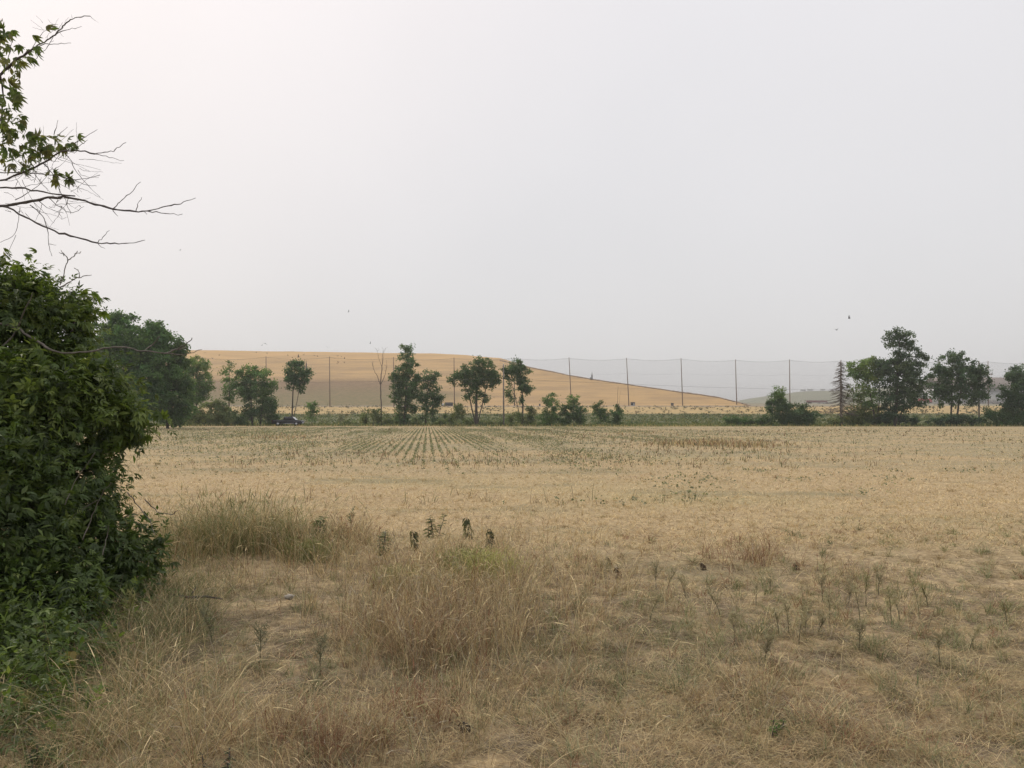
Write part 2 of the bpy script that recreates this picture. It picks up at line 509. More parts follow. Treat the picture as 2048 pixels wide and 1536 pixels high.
def hill_hit(px, py):
    a, dy, dz = ray(px, py)
    Ys = np.linspace(420, 640, 1200)
    zr = HC + dz / dy * Ys; zh = hill_z(a / dy * Ys, Ys)
    j = (zr <= zh).argmax()
    if not (zr <= zh).any(): j = int(np.argmin(zr - zh))
    Y = Ys[j]; return np.array([a / dy * Y, Y, float(hill_z(a / dy * Y, Y))])

# dark rough berm along the falling edge
A = Acc()
hp = []
for k in np.linspace(0, len(hx) - 1, 120):
    X = np.interp(k, range(len(hx)), hx); Y = np.interp(k, range(len(hy)), hy)
    hp.append([X, Y, float(hill_z(X, Y)) + .1])
hp = np.array(hp)
A.tube(hp, .32 + .28 * rng.random(len(hp)), 6)
tag(A.build('rock_berm', plain('berm_rock', (.27, .20, .14), .95, 0, .5, .8), smooth=False), 'thin dark rocky edge running down the slope of the golden mound', 'berm', kind='structure')

# far grey-green hill
h2px = [1470, 1500, 1530, 1560, 1590, 1620, 1660, 1710, 1780, 1850, 1920, 2000, 2100, 2300]
h2py = [812, 803, 796, 788, 783.5, 782, 782, 781, 772, 765, 764, 764, 768, 780]
def hill2_z(X, Y):
    px = 1024 + X / 1400 * F
    top = HC + (HORIZON - np.interp(px, h2px, h2py)) / F * 1400
    s = np.clip((Y - 1120) / 280, 0, 1)
    s = s * s * (3 - 2 * s)
    return 13 + (top - 13) * np.where(Y > 1400, 1 - (Y - 1400) / 900, s) + (N2(X * .012, Y * .012) - .5) * 2
tag(sheet('far_hill', np.linspace(330, 1250, 140), np.linspace(1100, 2000, 50), hill2_z, M_hill2), 'low grey green hill fading into haze beyond the net', 'hill', kind='structure')

def ribbon(name, x0, x1, yc, wd, mat, lift, label, cat, nx=240):
    xs_ = np.linspace(x0, x1, nx)
    A = Acc()
    yy = yc + (N4(xs_ * .02, xs_ * 0 + 3) - .5) * wd * .8
    prof = [(-.5, 0), (-.42, 1), (.42, 1), (.5, 0)]
    rows = [np.stack([xs_, yy + q * wd, gz(xs_, yy + q * wd) + lift * u + .004], 1) for q, u in prof]
    V = np.concatenate(rows)
    i = np.arange(nx - 1)
    Q = np.concatenate([np.stack([i + k * nx, i + 1 + k * nx, i + 1 + (k + 1) * nx, i + (k + 1) * nx], 1) for k in range(3)])
    A.add(V, Q)
    return tag(A.build(name, mat), label, cat, kind='structure')
ribbon('road', -320, 175, 421, 7, M_roadm, .25, 'grey gravel road along the foot of the golden mound', 'road')
ribbon('path', -95, -12, 144.5, 2.6, M_track, .05, 'narrow bare dirt track where the field meets the verge', 'path')

# ------------------------------------------------------------------ leaf templates
KITE_V = np.array([[0, 0, 0], [.5, -.36, .06], [1, 0, 0], [.5, .36, .06]])
KITE_Q = np.array([[0, 1, 2, 3]])
LEAF_V = np.array([[0, 0, 0], [.45, 0, -.05], [1, 0, -.16],
                   [.18, .12, .03], [.44, .19, .03], [.78, .09, -.05],
                   [.18, -.12, .03], [.44, -.19, .03], [.78, -.09, -.05]])
LEAF_Q = np.array([[0, 1, 4, 3], [1, 2, 5, 4], [0, 6, 7, 1], [1, 7, 8, 2]])
def compound(spec):
    V, Q, m = [], [], 0
    for ang, L, ox, droop in spec:
        v = LEAF_V.copy() * L
        v[:, 2] -= droop * (v[:, 0] ** 2)
        c, s = math.cos(R(ang)), math.sin(R(ang))
        x = v[:, 0] * c - v[:, 1] * s + ox; y = v[:, 0] * s + v[:, 1] * c
        V.append(np.stack([x, y, v[:, 2] - .15 * ox * ox], 1)); Q.append(LEAF_Q + m); m += len(v)
    return np.concatenate(V), np.concatenate(Q)
PALM = compound([(-62, .66, .05, .6), (-30, .9, .06, .5), (0, 1.0, .08, .45), (30, .9, .06, .5), (62, .66, .05, .6)])
PINN = compound([(0, .72, .75, .4), (58, .6, .62, .3), (-58, .6, .62, .3), (66, .5, .26, .3), (-66, .5, .26, .3)])

def frames(n, U, W, size):
    U = unit(U); W = W - (W * U).sum(1, keepdims=True) * U; W = unit(W); Vv = np.cross(W, U)
    s = size[:, None]
    return U * s, Vv * s, W * s

def rdir(n):
    return unit(rng.normal(size=(n, 3)))

# ------------------------------------------------------------------ trees and shrubs of the far tree line
def far_plant(name, label, cat, base_px, base_py, Y, blobs, tint, trunk=None, leaf=.34, dens=1.0, group=None,
              clump=.62, gap=1.0, trunk_name='trunk', crown_name='crown', trunk_mat=None, nlimb=9, light=None, base_r=.2):
    bx = (base_px - 1024) / F * Y
    bz = float(gz(bx, Y))
    root = thing(name, (bx, Y, bz - .05), label, cat, group)
    mpp = Y / F
    A = Acc(); cents = []
    for bi, bl in enumerate(blobs):
        cx, cy, rx, ry = bl[:4]; rx *= 1.06; ry *= 1.05
        dn = (bl[4] if len(bl) > 4 else 1.0) * dens
        c = P(cx, cy, Y); rxm, rym = rx * mpp, ry * mpp
        vis = rx * ry * math.pi
        ncl = max(5, int(vis * mpp * mpp / (clump * clump) * .72 * gap))
        d = rdir(ncl); rad = rng.random(ncl) ** .42
        cc = c + d * rad[:, None] * np.array([rxm, min(rxm, rym) * .95, rym])
        cc[:, 2] = np.maximum(cc[:, 2], bz + .15)
        cents.append(cc)
        nl = np.maximum(8, (dn * 62 * (clump / .62) ** 2 * (.34 / leaf) ** 1.5 * rng.uniform(.5, 1.4, ncl)).astype(int))
        idx = np.repeat(np.arange(ncl), nl)
        n_ = len(idx)
        sz = clump * rng.uniform(.6, 1.2, ncl)
        off = rng.normal(size=(n_, 3)) * np.array([.55, .55, .40]) * sz[idx][:, None]
        p = cc[idx] + off
        p[:, 2] = np.maximum(p[:, 2], bz + .05)
        W = unit(rng.normal(size=(n_, 3)) * .8 + np.array([0, -.15, .75]))
        U = rdir(n_) + off * .8 + np.array([0, 0, -.25])
        u, v, w_ = frames(n_, U, W, leaf * rng.uniform(.65, 1.25, n_))
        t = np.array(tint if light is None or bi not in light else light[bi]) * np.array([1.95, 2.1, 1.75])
        var = rng.uniform(.72, 1.28, ncl)[idx][:, None] * rng.uniform(.8, 1.2, n_)[:, None]
        hue = rng.normal(0, .09, ncl)[idx][:, None] * np.array([1, .15, -.4])
        A.inst(KITE_V, KITE_Q, p, u, v, w_, np.clip(t * var * (1 + hue), .004, 1))
    cents = np.concatenate(cents)
    T = Acc()
    if trunk is None:
        trunk = [(base_px, base_py, base_r), (blobs[0][0], blobs[0][1], base_r * .45)]
    stems = trunk if isinstance(trunk[0][0], (tuple, list)) else [trunk]
    allpts = []
    for st in stems:
        pts = np.array([P(q[0], q[1], Y) for q in st]); rr = np.array([q[2] for q in st], float)
        pts[0, 2] = bz - .1
        tt = np.linspace(0, len(st) - 1, 4 * len(st))
        pp = np.stack([np.interp(tt, range(len(st)), pts[:, k]) for k in range(3)], 1)
        pp[1:-1] += rng.normal(size=(len(pp) - 2, 3)) * .035
        T.tube(pp, np.interp(tt, range(len(st)), rr), 7)
        allpts.append(np.concatenate([pp, np.interp(tt, range(len(st)), rr)[:, None]], 1)[len(pp) // 3:])
    allpts = np.concatenate(allpts)
    for q in cents[rng.permutation(len(cents))[:nlimb]]:
        lower = allpts[allpts[:, 2] < q[2] + .2]
        if not len(lower): continue
        j = np.argmin(np.linalg.norm((lower[:, :3] - q) * np.array([1, 1, .55]), axis=1))
        a = lower[j, :3]; r0 = max(.025, lower[j, 3] * .5)
        k = np.linspace(0, 1, 6)[:, None]
        mid_ = a + (q - a) * k + np.array([0, 0, 1]) * (np.linalg.norm(q - a) * .10 * np.sin(k * np.pi))
        mid_[1:-1] += rng.normal(size=(4, 3)) * .06
        T.tube(mid_, np.linspace(r0, .02, 6), 5)
    T.build(trunk_name, trunk_mat or M_bark, root, smooth=True)
    A.build(crown_name, M_far_leaf, root)
    return root

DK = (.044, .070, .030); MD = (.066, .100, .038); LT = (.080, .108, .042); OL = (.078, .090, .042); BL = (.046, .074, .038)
G_L = 'trees of the line along the far field edge'
G_S = 'shrubs under the far tree line'

# big dark trees at the left end, nearer than the rest
far_plant('maple_tree', 'large dark green tree behind the leafy bush, tallest of the left tree mass', 'tree', 262, 856, 112,
          [(262, 690, 62, 62), (215, 720, 55, 80), (285, 760, 68, 75), (300, 690, 40, 50), (250, 800, 80, 50), (245, 640, 28, 20), (318, 672, 24, 22)], (.050, .086, .034),
          trunk=[(262, 856, .3), (262, 700, .12)], group=G_L, dens=1.5)
far_plant('maple_tree', 'dark ragged tree at the right shoulder of the left tree mass, twigs poking out', 'tree', 335, 856, 116,
          [(335, 740, 36, 62), (352, 715, 22, 34), (340, 790, 42, 52), (362, 690, 12, 22, .7), (372, 722, 10, 10, .7), (368, 770, 16, 30), (318, 705, 26, 40), (350, 825, 40, 28)], (.047, .075, .033),
          trunk=[(335, 856, .22), (338, 720, .06)], group=G_L, dens=1.35, nlimb=16)
far_plant('box_elder_tree', 'light green round topped tree just right of the dark left tree mass', 'tree', 392, 850, 158,
          [(395, 748, 28, 30), (398, 725, 20, 12), (388, 790, 27, 30), (410, 775, 16, 30), (378, 770, 14, 40)], LT,
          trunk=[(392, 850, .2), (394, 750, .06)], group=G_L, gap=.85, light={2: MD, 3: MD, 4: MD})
far_plant('ash_tree', 'slim sparse tree left of a denser dark one, open wispy top', 'tree', 458, 851, 156,
          [(456, 738, 15, 14, .7), (462, 765, 18, 20), (458, 795, 11, 24), (455, 830, 16, 22)], MD,
          trunk=[(458, 851, .16), (459, 735, .04)], group=G_L, gap=.8)
far_plant('ash_tree', 'dense dark double crowned tree standing left of the black truck', 'tree', 508, 852, 154,
          [(500, 748, 30, 20), (528, 760, 22, 22), (492, 780, 26, 26), (520, 795, 30, 34), (538, 800, 16, 46), (500, 830, 30, 24), (545, 830, 12, 22), (480, 765, 16, 18)], (.048, .075, .034),
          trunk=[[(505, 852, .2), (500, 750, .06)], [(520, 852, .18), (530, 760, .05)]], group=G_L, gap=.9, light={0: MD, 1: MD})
far_plant('lollipop_tree', 'slender tree with a round crown on a bare trunk behind the truck', 'tree', 585, 850, 158,
          [(594, 742, 25, 20), (592, 728, 16, 9), (580, 757, 15, 16), (606, 757, 17, 18), (618, 742, 9, 7, .7), (588, 772, 11, 10, .7), (602, 780, 4, 8, .6)], BL,
          trunk=[[(584, 850, .18), (585, 800, .13), (590, 740, .05)], [(585, 800, .1), (600, 770, .04)]], group=G_L, nlimb=12)
far_plant('mulberry_tree', 'tall irregular columnar tree, highest in the middle of the tree line', 'tree', 810, 851, 153,
          [(815, 697, 11, 12), (812, 718, 17, 16), (822, 740, 19, 18), (800, 745, 18, 16), (790, 760, 12, 12), (810, 770, 30, 22), (797, 790, 20, 16), (822, 790, 20, 20), (810, 815, 26, 20), (808, 838, 18, 14), (832, 757, 11, 12)], (.046, .072, .036),
          trunk=[[(808, 851, .22), (812, 780, .14), (815, 690, .03)], [(800, 851, .12), (795, 770, .04)]], group=G_L, gap=.82, dens=1.15, nlimb=14)
far_plant('mulberry_tree', 'shorter dark leafy tree close beside the tall columnar one', 'tree', 857, 851, 154,
          [(862, 752, 18, 12), (860, 772, 19, 18), (850, 795, 13, 24), (868, 800, 14, 26), (848, 830, 9, 20), (864, 832, 8, 18), (878, 795, 7, 10)], (.044, .07, .036),
          trunk=[[(850, 851, .13), (858, 750, .04)], [(864, 851, .1), (866, 770, .04)]], group=G_L, gap=.9)
far_plant('elm_tree', 'broad vase shaped tree with spreading crown and clear forked trunk', 'tree', 953, 852, 155,
          [(958, 728, 24, 14), (940, 742, 26, 16), (972, 740, 24, 18), (920, 753, 20, 12), (905, 762, 9, 8, .8), (960, 760, 30, 18), (938, 772, 16, 14), (980, 762, 18, 16), (955, 785, 12, 18), (935, 795, 7, 14), (972, 796, 12, 8), (990, 750, 12, 12)], (.046, .072, .034),
          trunk=[[(953, 852, .36), (953, 812, .26), (953, 770, .16), (960, 725, .04)], [(952, 810, .16), (935, 780, .1), (915, 755, .03)], [(954, 800, .14), (975, 765, .07), (985, 745, .03)]], group=G_L, gap=.88, dens=1.15, nlimb=18)
far_plant('elm_tree', 'round topped leaning tree with ivy trunk right of the grey utility pole', 'tree', 1046, 851, 156,
          [(1036, 730, 22, 14), (1045, 745, 21, 16), (1018, 745, 18, 14), (1028, 760, 20, 12), (1048, 770, 13, 22), (1057, 778, 8, 10), (1020, 775, 8, 12, .6), (1014, 790, 4, 10, .5), (1044, 800, 6, 16), (1024, 798, 4, 10, .5)], BL,
          trunk=[[(1046, 851, .2), (1045, 800, .15), (1040, 735, .04)], [(1045, 800, .1), (1022, 760, .04)]], group=G_L, gap=.9, dens=1.1, nlimb=14)

G_R = 'trees of the clump at the right end'
far_plant('willow_tree', 'light yellow green feathery tree beside the dead conifer', 'tree', 1750, 846, 150,
          [(1745, 725, 26, 16), (1722, 735, 24, 16), (1705, 745, 14, 16), (1735, 752, 36, 22), (1712, 785, 20, 24, .55), (1740, 790, 28, 26, .8), (1718, 815, 22, 18, .6)], LT,
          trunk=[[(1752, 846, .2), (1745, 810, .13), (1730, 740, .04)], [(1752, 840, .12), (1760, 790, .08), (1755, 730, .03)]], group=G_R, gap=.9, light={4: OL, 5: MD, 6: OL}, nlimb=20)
far_plant('maple_tree', 'tallest tree of the right clump with an open tiered top', 'tree', 1790, 846, 148,
          [(1795, 668, 22, 12), (1782, 672, 13, 13), (1815, 678, 16, 14), (1800, 688, 20, 12), (1775, 688, 12, 6, .7), (1828, 695, 18, 8, .9), (1800, 706, 12, 12, .7), (1838, 710, 14, 6, .7), (1788, 722, 30, 14), (1812, 730, 26, 22), (1850, 715, 10, 8), (1845, 730, 14, 10), (1790, 760, 42, 32), (1822, 765, 30, 34), (1800, 800, 44, 24), (1785, 825, 30, 16), (1770, 735, 20, 18), (1835, 795, 18, 18)], (.040, .060, .036),
          trunk=[[(1790, 846, .36), (1793, 790, .26), (1797, 720, .15), (1800, 665, .04)], [(1795, 740, .1), (1825, 715, .06), (1850, 712, .02)]], group=G_R, dens=1.1, gap=.82, nlimb=24)
far_plant('ash_tree', 'wide dark tree on twin bare trunks between the tallest tree and the pole', 'tree', 1908, 842, 152,
          [(1908, 712, 16, 14), (1900, 728, 32, 16), (1935, 735, 30, 18), (1880, 745, 26, 16), (1955, 750, 22, 26), (1915, 755, 42, 26), (1880, 775, 30, 16), (1870, 790, 18, 8, .7), (1910, 788, 42, 18), (1950, 785, 26, 20), (1968, 770, 12, 24), (1895, 806, 16, 12), (1940, 804, 16, 8, .7)], (.042, .064, .036),
          trunk=[[(1902, 842, .2), (1903, 805, .15), (1905, 720, .04)], [(1913, 842, .22), (1918, 805, .16), (1930, 740, .04)], [(1920, 800, .08), (1955, 822, .03)]], group=G_R, gap=.9, nlimb=18)
far_plant('ash_tree', 'bushy dark tree cut by the right edge of the picture', 'tree', 2036, 843, 150,
          [(2026, 748, 18, 14), (2045, 752, 30, 18), (2030, 775, 30, 22), (2055, 790, 40, 36), (2018, 800, 24, 16), (2040, 820, 40, 18), (2012, 815, 14, 12, .8)], (.040, .062, .036),
          trunk=[[(2036, 843, .2), (2036, 760, .05)], [(2046, 843, .16), (2060, 770, .05)]], group=G_R, gap=.95)

def shrub(label, px, py, Y, blobs, tint, name='shrub', **k):
    return far_plant(name, label, 'shrub', px, py, Y, blobs, tint, trunk=k.pop('trunk', None), leaf=k.pop('leaf', .28), group=G_S,
                     trunk_name='stem', crown_name='foliage', base_r=.05, nlimb=k.pop('nlimb', 7), clump=k.pop('clump', .5), **k)
shrub('low dark bramble mound at the foot of the left tree mass', 420, 851, 150, [(420, 828, 42, 22), (395, 838, 30, 14), (450, 838, 24, 14), (430, 808, 18, 12)], OL)
shrub('small dark bushes between the slim tree and the truck', 560, 851, 153, [(552, 840, 14, 12), (470, 842, 18, 10), (540, 822, 10, 14)], DK)
shrub('young conical green sapling just right of the truck', 624, 848, 152, [(624, 808, 11, 9), (625, 822, 14, 10), (623, 838, 8, 8, .7)], MD)
shrub('fine grey leafless shrub on the lawn right of the sapling', 682, 848, 156, [(682, 836, 13, 8, .35)], (.09, .085, .065), leaf=.16, nlimb=20, trunk_mat=M_dead)
shrub('low dark bushes around the foot of the dead tree', 752, 850, 154, [(728, 838, 14, 10), (755, 832, 16, 14), (775, 840, 14, 10), (740, 820, 10, 8, .6)], OL)
shrub('broad low bush left of the vase shaped tree', 914, 850, 154, [(914, 832, 16, 14), (918, 818, 12, 9), (900, 840, 10, 9)], OL)
shrub('tiny dark upright bush on the lawn before the container', 891, 848, 156, [(891, 838, 4, 9)], DK)
shrub('grey green thicket at the foot of the round topped tree', 1062, 850, 154, [(1035, 832, 12, 14, .7), (1062, 826, 11, 16), (1025, 840, 14, 9), (1058, 840, 14, 9)], OL)
shrub('feathery bright green bush, leftmost of four in a row', 1102, 851, 153, [(1102, 800, 14, 13), (1104, 818, 17, 18), (1092, 838, 20, 12), (1106, 838, 14, 12)], MD)
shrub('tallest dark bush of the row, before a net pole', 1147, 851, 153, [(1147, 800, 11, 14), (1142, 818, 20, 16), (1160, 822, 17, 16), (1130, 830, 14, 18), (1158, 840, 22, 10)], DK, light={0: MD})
shrub('squat dark bush second from the right in the row', 1200, 851, 153, [(1200, 816, 14, 12), (1200, 832, 18, 16)], DK)
shrub('conical dark bush with a dead sprig on top, rightmost of the row', 1234, 851, 153, [(1235, 818, 8, 12), (1234, 830, 14, 14), (1232, 842, 16, 8)], DK,
      trunk=[[(1234, 851, .06), (1235, 800, .03), (1236, 772, .015)], [(1235, 800, .02), (1241, 782, .01)]])
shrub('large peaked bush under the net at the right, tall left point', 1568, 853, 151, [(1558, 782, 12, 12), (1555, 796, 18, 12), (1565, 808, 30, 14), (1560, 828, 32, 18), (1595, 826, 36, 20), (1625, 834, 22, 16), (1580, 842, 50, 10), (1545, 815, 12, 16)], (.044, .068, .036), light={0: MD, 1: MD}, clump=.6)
shrub('low dark hedge left of the large peaked bush', 1495, 852, 151, [(1470, 842, 20, 9), (1500, 843, 24, 9), (1525, 842, 18, 10), (1455, 840, 8, 6)], DK)
shrub('low ground bramble under the dead conifer', 1690, 851, 150, [(1665, 842, 24, 8, .8), (1700, 842, 30, 9), (1730, 840, 22, 10)], OL)
shrub('dark rounded bush at the foot of the tallest tree', 1800, 851, 149, [(1785, 836, 26, 12), (1815, 840, 28, 10), (1760, 842, 20, 8)], (.034, .052, .034))
shrub('dark flat bush mound under the twin trunked tree', 1912, 852, 149, [(1890, 842, 26, 9), (1920, 838, 30, 12), (1868, 844, 16, 7), (1945, 842, 22, 9)], (.030, .048, .032))
shrub('rounded olive bush between twin trunked tree and right edge', 1995, 851, 149, [(1980, 825, 14, 12), (1990, 838, 26, 14), (2015, 838, 26, 14), (2045, 842, 26, 10)], DK)

shrub('ragged low growth between the truck lawn and the columnar tree', 830, 851, 156, [(700, 846, 20, 5, .8), (790, 842, 16, 10), (832, 844, 22, 8), (878, 845, 14, 7)], OL)
shrub('ragged low growth between the vase shaped tree and the pole', 985, 851, 156, [(940, 844, 14, 8), (970, 846, 20, 6), (1000, 846, 12, 6)], OL)
shrub('dense shadowy undergrowth filling the foot of the willow', 1735, 851, 151, [(1720, 832, 26, 14), (1750, 828, 22, 18), (1700, 838, 16, 9)], OL)
shrub('low leafy growth below the right edge tree', 2040, 851, 150, [(2040, 834, 30, 12), (2010, 828, 16, 10)], DK)
# dead bare tree
def bare(name, label, cat, Y, lines, mat, extra=0, group=None, part='trunk'):
    b0 = lines[0][0]
    bx = (b0[0] - 1024) / F * Y
    root = thing(name, (bx, Y, float(gz(bx, Y)) - .05), label, cat, group)
    T = Acc()
    for li, l in enumerate(lines):
        pts = np.array([P(q[0], q[1], Y) for q in l]); rr = np.array([q[2] for q in l], float)
        if li == 0: pts[0, 2] = root.location[2]
        else: pts[1:, 1] += rng.normal(0, .4)
        tt = np.linspace(0, len(l) - 1, 5 * len(l))
        pp = np.stack([np.interp(tt, range(len(l)), pts[:, k]) for k in range(3)], 1)
        pp[1:-1] += rng.normal(size=(len(pp) - 2, 3)) * .03
        r_ = np.interp(tt, range(len(l)), rr)
        T.tube(pp, r_, 6)
        for k in range(extra):
            j = rng.integers(len(pp) // 2, len(pp) - 1)
            d = unit(rng.normal(size=3) * .6 + np.array([0, 0, .9]) + (pp[-1] - pp[0]) * .1)
            T.tube([pp[j], pp[j] + d * .5, pp[j] + d * rng.uniform(.8, 1.4) + rng.normal(size=3) * .12], [r_[j] * .6, .018, .008], 4)
    T.build(part, mat, root, smooth=True)
    return root
bare('dead_tree', 'bare dead grey tree with forked leafless limbs left of the columnar tree', 'tree', 155,
     [[(763, 851, .17), (762, 800, .14), (761, 765, .12), (764, 735, .08), (766, 700, .02)], [(761, 770, .09), (754, 752, .06), (746, 738, .04), (743, 725, .015)],
      [(762, 768, .08), (770, 752, .05), (774, 735, .035), (773, 720, .012)], [(764, 735, .05), (757, 715, .03), (753, 697, .01)], [(765, 728, .03), (768, 712, .02), (769, 698, .01)]], M_dead, extra=4)

# dead conifer: trunk with drooping whorled branches
cb = (1680 - 1024) / F * 150
root = thing('dead_conifer', (cb, 150, float(gz(cb, 150)) - .05), 'grey brown dead spruce with drooping bare branches at the right', 'tree', G_R)
T = Acc(); Bc = Acc()
top = P(1681, 722, 150); bot = np.array([cb, 150, root.location[2]])
T.tube([bot, bot + (top - bot) * .5, top], [.18, .11, .02], 7)
T.tube([bot + np.array([.35, .1, 0]), bot + (top - bot) * .5 + np.array([.3, .1, 0]), bot + (top - bot) * .8 + np.array([.2, .1, 0])], [.12, .08, .02], 6)
for s in np.linspace(.20, .985, 44):
    a = bot + (top - bot) * s
    L = 3.9 * (1 - s) ** .8 + .2
    for k in range(4):
        an = rng.uniform(0, 2 * np.pi); d = np.array([math.cos(an), math.sin(an), 0]); Lk = L * rng.uniform(.6, 1.05)
        pts = [a, a + d * Lk * .4 + np.array([0, 0, -.10 * Lk]), a + d * Lk * .8 + np.array([0, 0, -.20 * Lk]), a + d * Lk + np.array([0, 0, -.15 * Lk])]
        Bc.tube(pts, [.06, .05, .04, .015], 4)
        for q in np.linspace(.3, .95, 6):
            p0 = a + d * Lk * q + np.array([0, 0, -.22 * Lk * q])
            sd = np.array([-d[1], d[0], 0]) * rng.choice([-1, 1])
            Bc.tube([p0, p0 + sd * .25 + d * .15 + np.array([0, 0, -.1]), p0 + sd * .4 + d * .3 + np.array([0, 0, -.22])], [.03, .025, .01], 3)
T.build('trunk', M_dead, root, smooth=True); Bc.build('branches', plain('dead_branch', (.16, .135, .115), .9, 0, .3, 4), root)

# ------------------------------------------------------------------ net fence on tall poles
Lx = lambda px: np.interp(px, [300, 532, 1975, 2400], [395, 404, 452, 466])
pole_px = [(278, 717), (405, 716), (532, 714.5), (659, 715), (787, 716), (908, 717), (1028, 716.5), (1138, 716.5), (1253, 717.5), (1362, 718), (1471, 720.5), (1579, 720.5), (1682, 721.5), (1780, 722), (1878, 723), (1976, 723.5), (2074, 724)]
lean = {1138: 5, 1253: 5, 1362: 3.5, 1471: 2.5}
p0 = P(1253, 815, Lx(1253))
root = thing('net_fence', (p0[0], p0[1], float(gz(p0[0], p0[1]))), 'very tall wooden poles carrying a thin grey hanging net across the hill foot', 'net fence')
tops, bots = [], []
for px, py in pole_px:
    Y = float(Lx(px)); t = P(px, py, Y); bx = P(px + lean.get(px, 1.0), 815, Y)[0]
    bz = float(gz(bx, Y)); b_ = np.array([bx, Y, bz - .3])
    if 1490 > px: b_[2] = max(b_[2], float(gz(bx, Y)) - .3)
    A = Acc(); A.tube([b_, (t + b_) / 2, t + np.array([0, 0, .5])], [.30, .25, .19], 8)
    A.build('pole', M_pole, root, smooth=True)
    tops.append(t); bots.append(b_)
A = Acc(); C1 = Acc(); C2 = Acc(); C3 = Acc()
top_l, low_l = [], []
for i in range(len(tops) - 1):
    k = np.linspace(0, 1, 13)[:, None]
    sag = np.sin(k * np.pi)
    a = tops[i] + (tops[i + 1] - tops[i]) * k; a[:, 2:] -= .95 * sag
    lo = bots[i] + (bots[i + 1] - bots[i]) * k; lo[:, 2:] += 1.2
    V = np.concatenate([a, a * .5 + lo * .5 + np.array([0, .12, 0]), lo])
    j = np.arange(12)
    A.add(V, np.concatenate([np.stack([j + r * 13, j + 1 + r * 13, j + 14 + r * 13, j + 13 + r * 13], 1) for r in range(2)]))
    C1.tube(a, .05, 4); m_ = a + (lo - a) * .32 + np.array([0, .15, 0]); C2.tube(m_, .022, 4)
A.build('net', M_net, root); C1.build('top_cable', M_wire, root); C2.build('seam_cable', M_wire, root)
A = Acc(); q = P(1980, 748, float(Lx(1976))); A.box(q, (2.6, .25, .3)); A.box(q + np.array([.9, 0, -.35]), (.5, .4, .5))
A.build('bracket', M_pole, root)

# low wire fence along the flat crest
root = thing('wire_fence', (-150, 603, float(hill_z(-150, 603))), 'faint pale post and wire fence along the crest of the golden mound', 'fence')
wt = [[], []]
for px in np.arange(396, 925, 17.3):
    X = (px - 1024) / F * 603; z = float(hill_z(X, 603))
    A = Acc(); A.tube([[X, 603, z - .2], [X, 603, z + 2.0]], .045, 5); A.build('post', M_fencepost, root)
    for k, h in enumerate((1.1, 1.85)): wt[k].append([X, 603, z + h])
for k in range(2):
    A = Acc(); A.tube(wt[k], .012, 3); A.build('wire', M_fencepost, root)

# ------------------------------------------------------------------ utility pole and wire
def utility_pole(px, base_py, top_py, Y, label):
    X = P(px, base_py, Y)[0]; z = float(gz(X, Y))
    r = thing('utility_pole', (X, Y, z), label, 'utility pole', 'utility poles along the far field edge')
    t = P(px - .5, top_py, Y)
    A = Acc(); A.tube([[X, Y, z - .3], [(X + t[0]) / 2, Y, (z + t[2]) / 2], t], [.17, .15, .115], 9); A.build('pole', M_pole_grey, r, smooth=True)
    A = Acc(); A.tube([[t[0], Y - .2, t[2] - .25], [t[0], Y - .2, t[2] + .12]], [.06, .03], 6); A.build('insulator', M_pale, r)
    A = Acc(); A.box([t[0], Y - .16, t[2] - 2.75], (.16, .14, .3)); A.build('clamp', M_dark, r)
    return np.array([t[0], Y - .25, t[2]])
u1 = utility_pole(1007.5, 856, 728, 150, 'slim grey utility pole at the field edge right of the vase shaped tree')
u2 = utility_pole(1958, 838, 722, 163, 'brown utility pole half hidden behind the twin trunked tree')
u0 = np.array([(40 - 1024) / F * 150, 150, u1[2]])
def hang(a, b_, s):
    k = np.linspace(0, 1, 40)[:, None]; p = a + (b_ - a) * k; p[:, 2:] -= 4 * s * k * (1 - k); return p
A = Acc()
A.tube(hang(u0 - [0, 0, 2.3], u1 - [0, 0, 2.8], 1.0), .016, 4); A.tube(hang(u1 - [0, 0, 2.8], u2 - [0, 0, 6.4], .7), .016, 4)
A.tube(hang(u2 - [0, 0, 6.4], u2 + [70, 4, -6.4], .7), .016, 4)
tag(A.build('overhead_wire', M_wire), 'thin dark wire strung level across the front of the trees', 'wire')

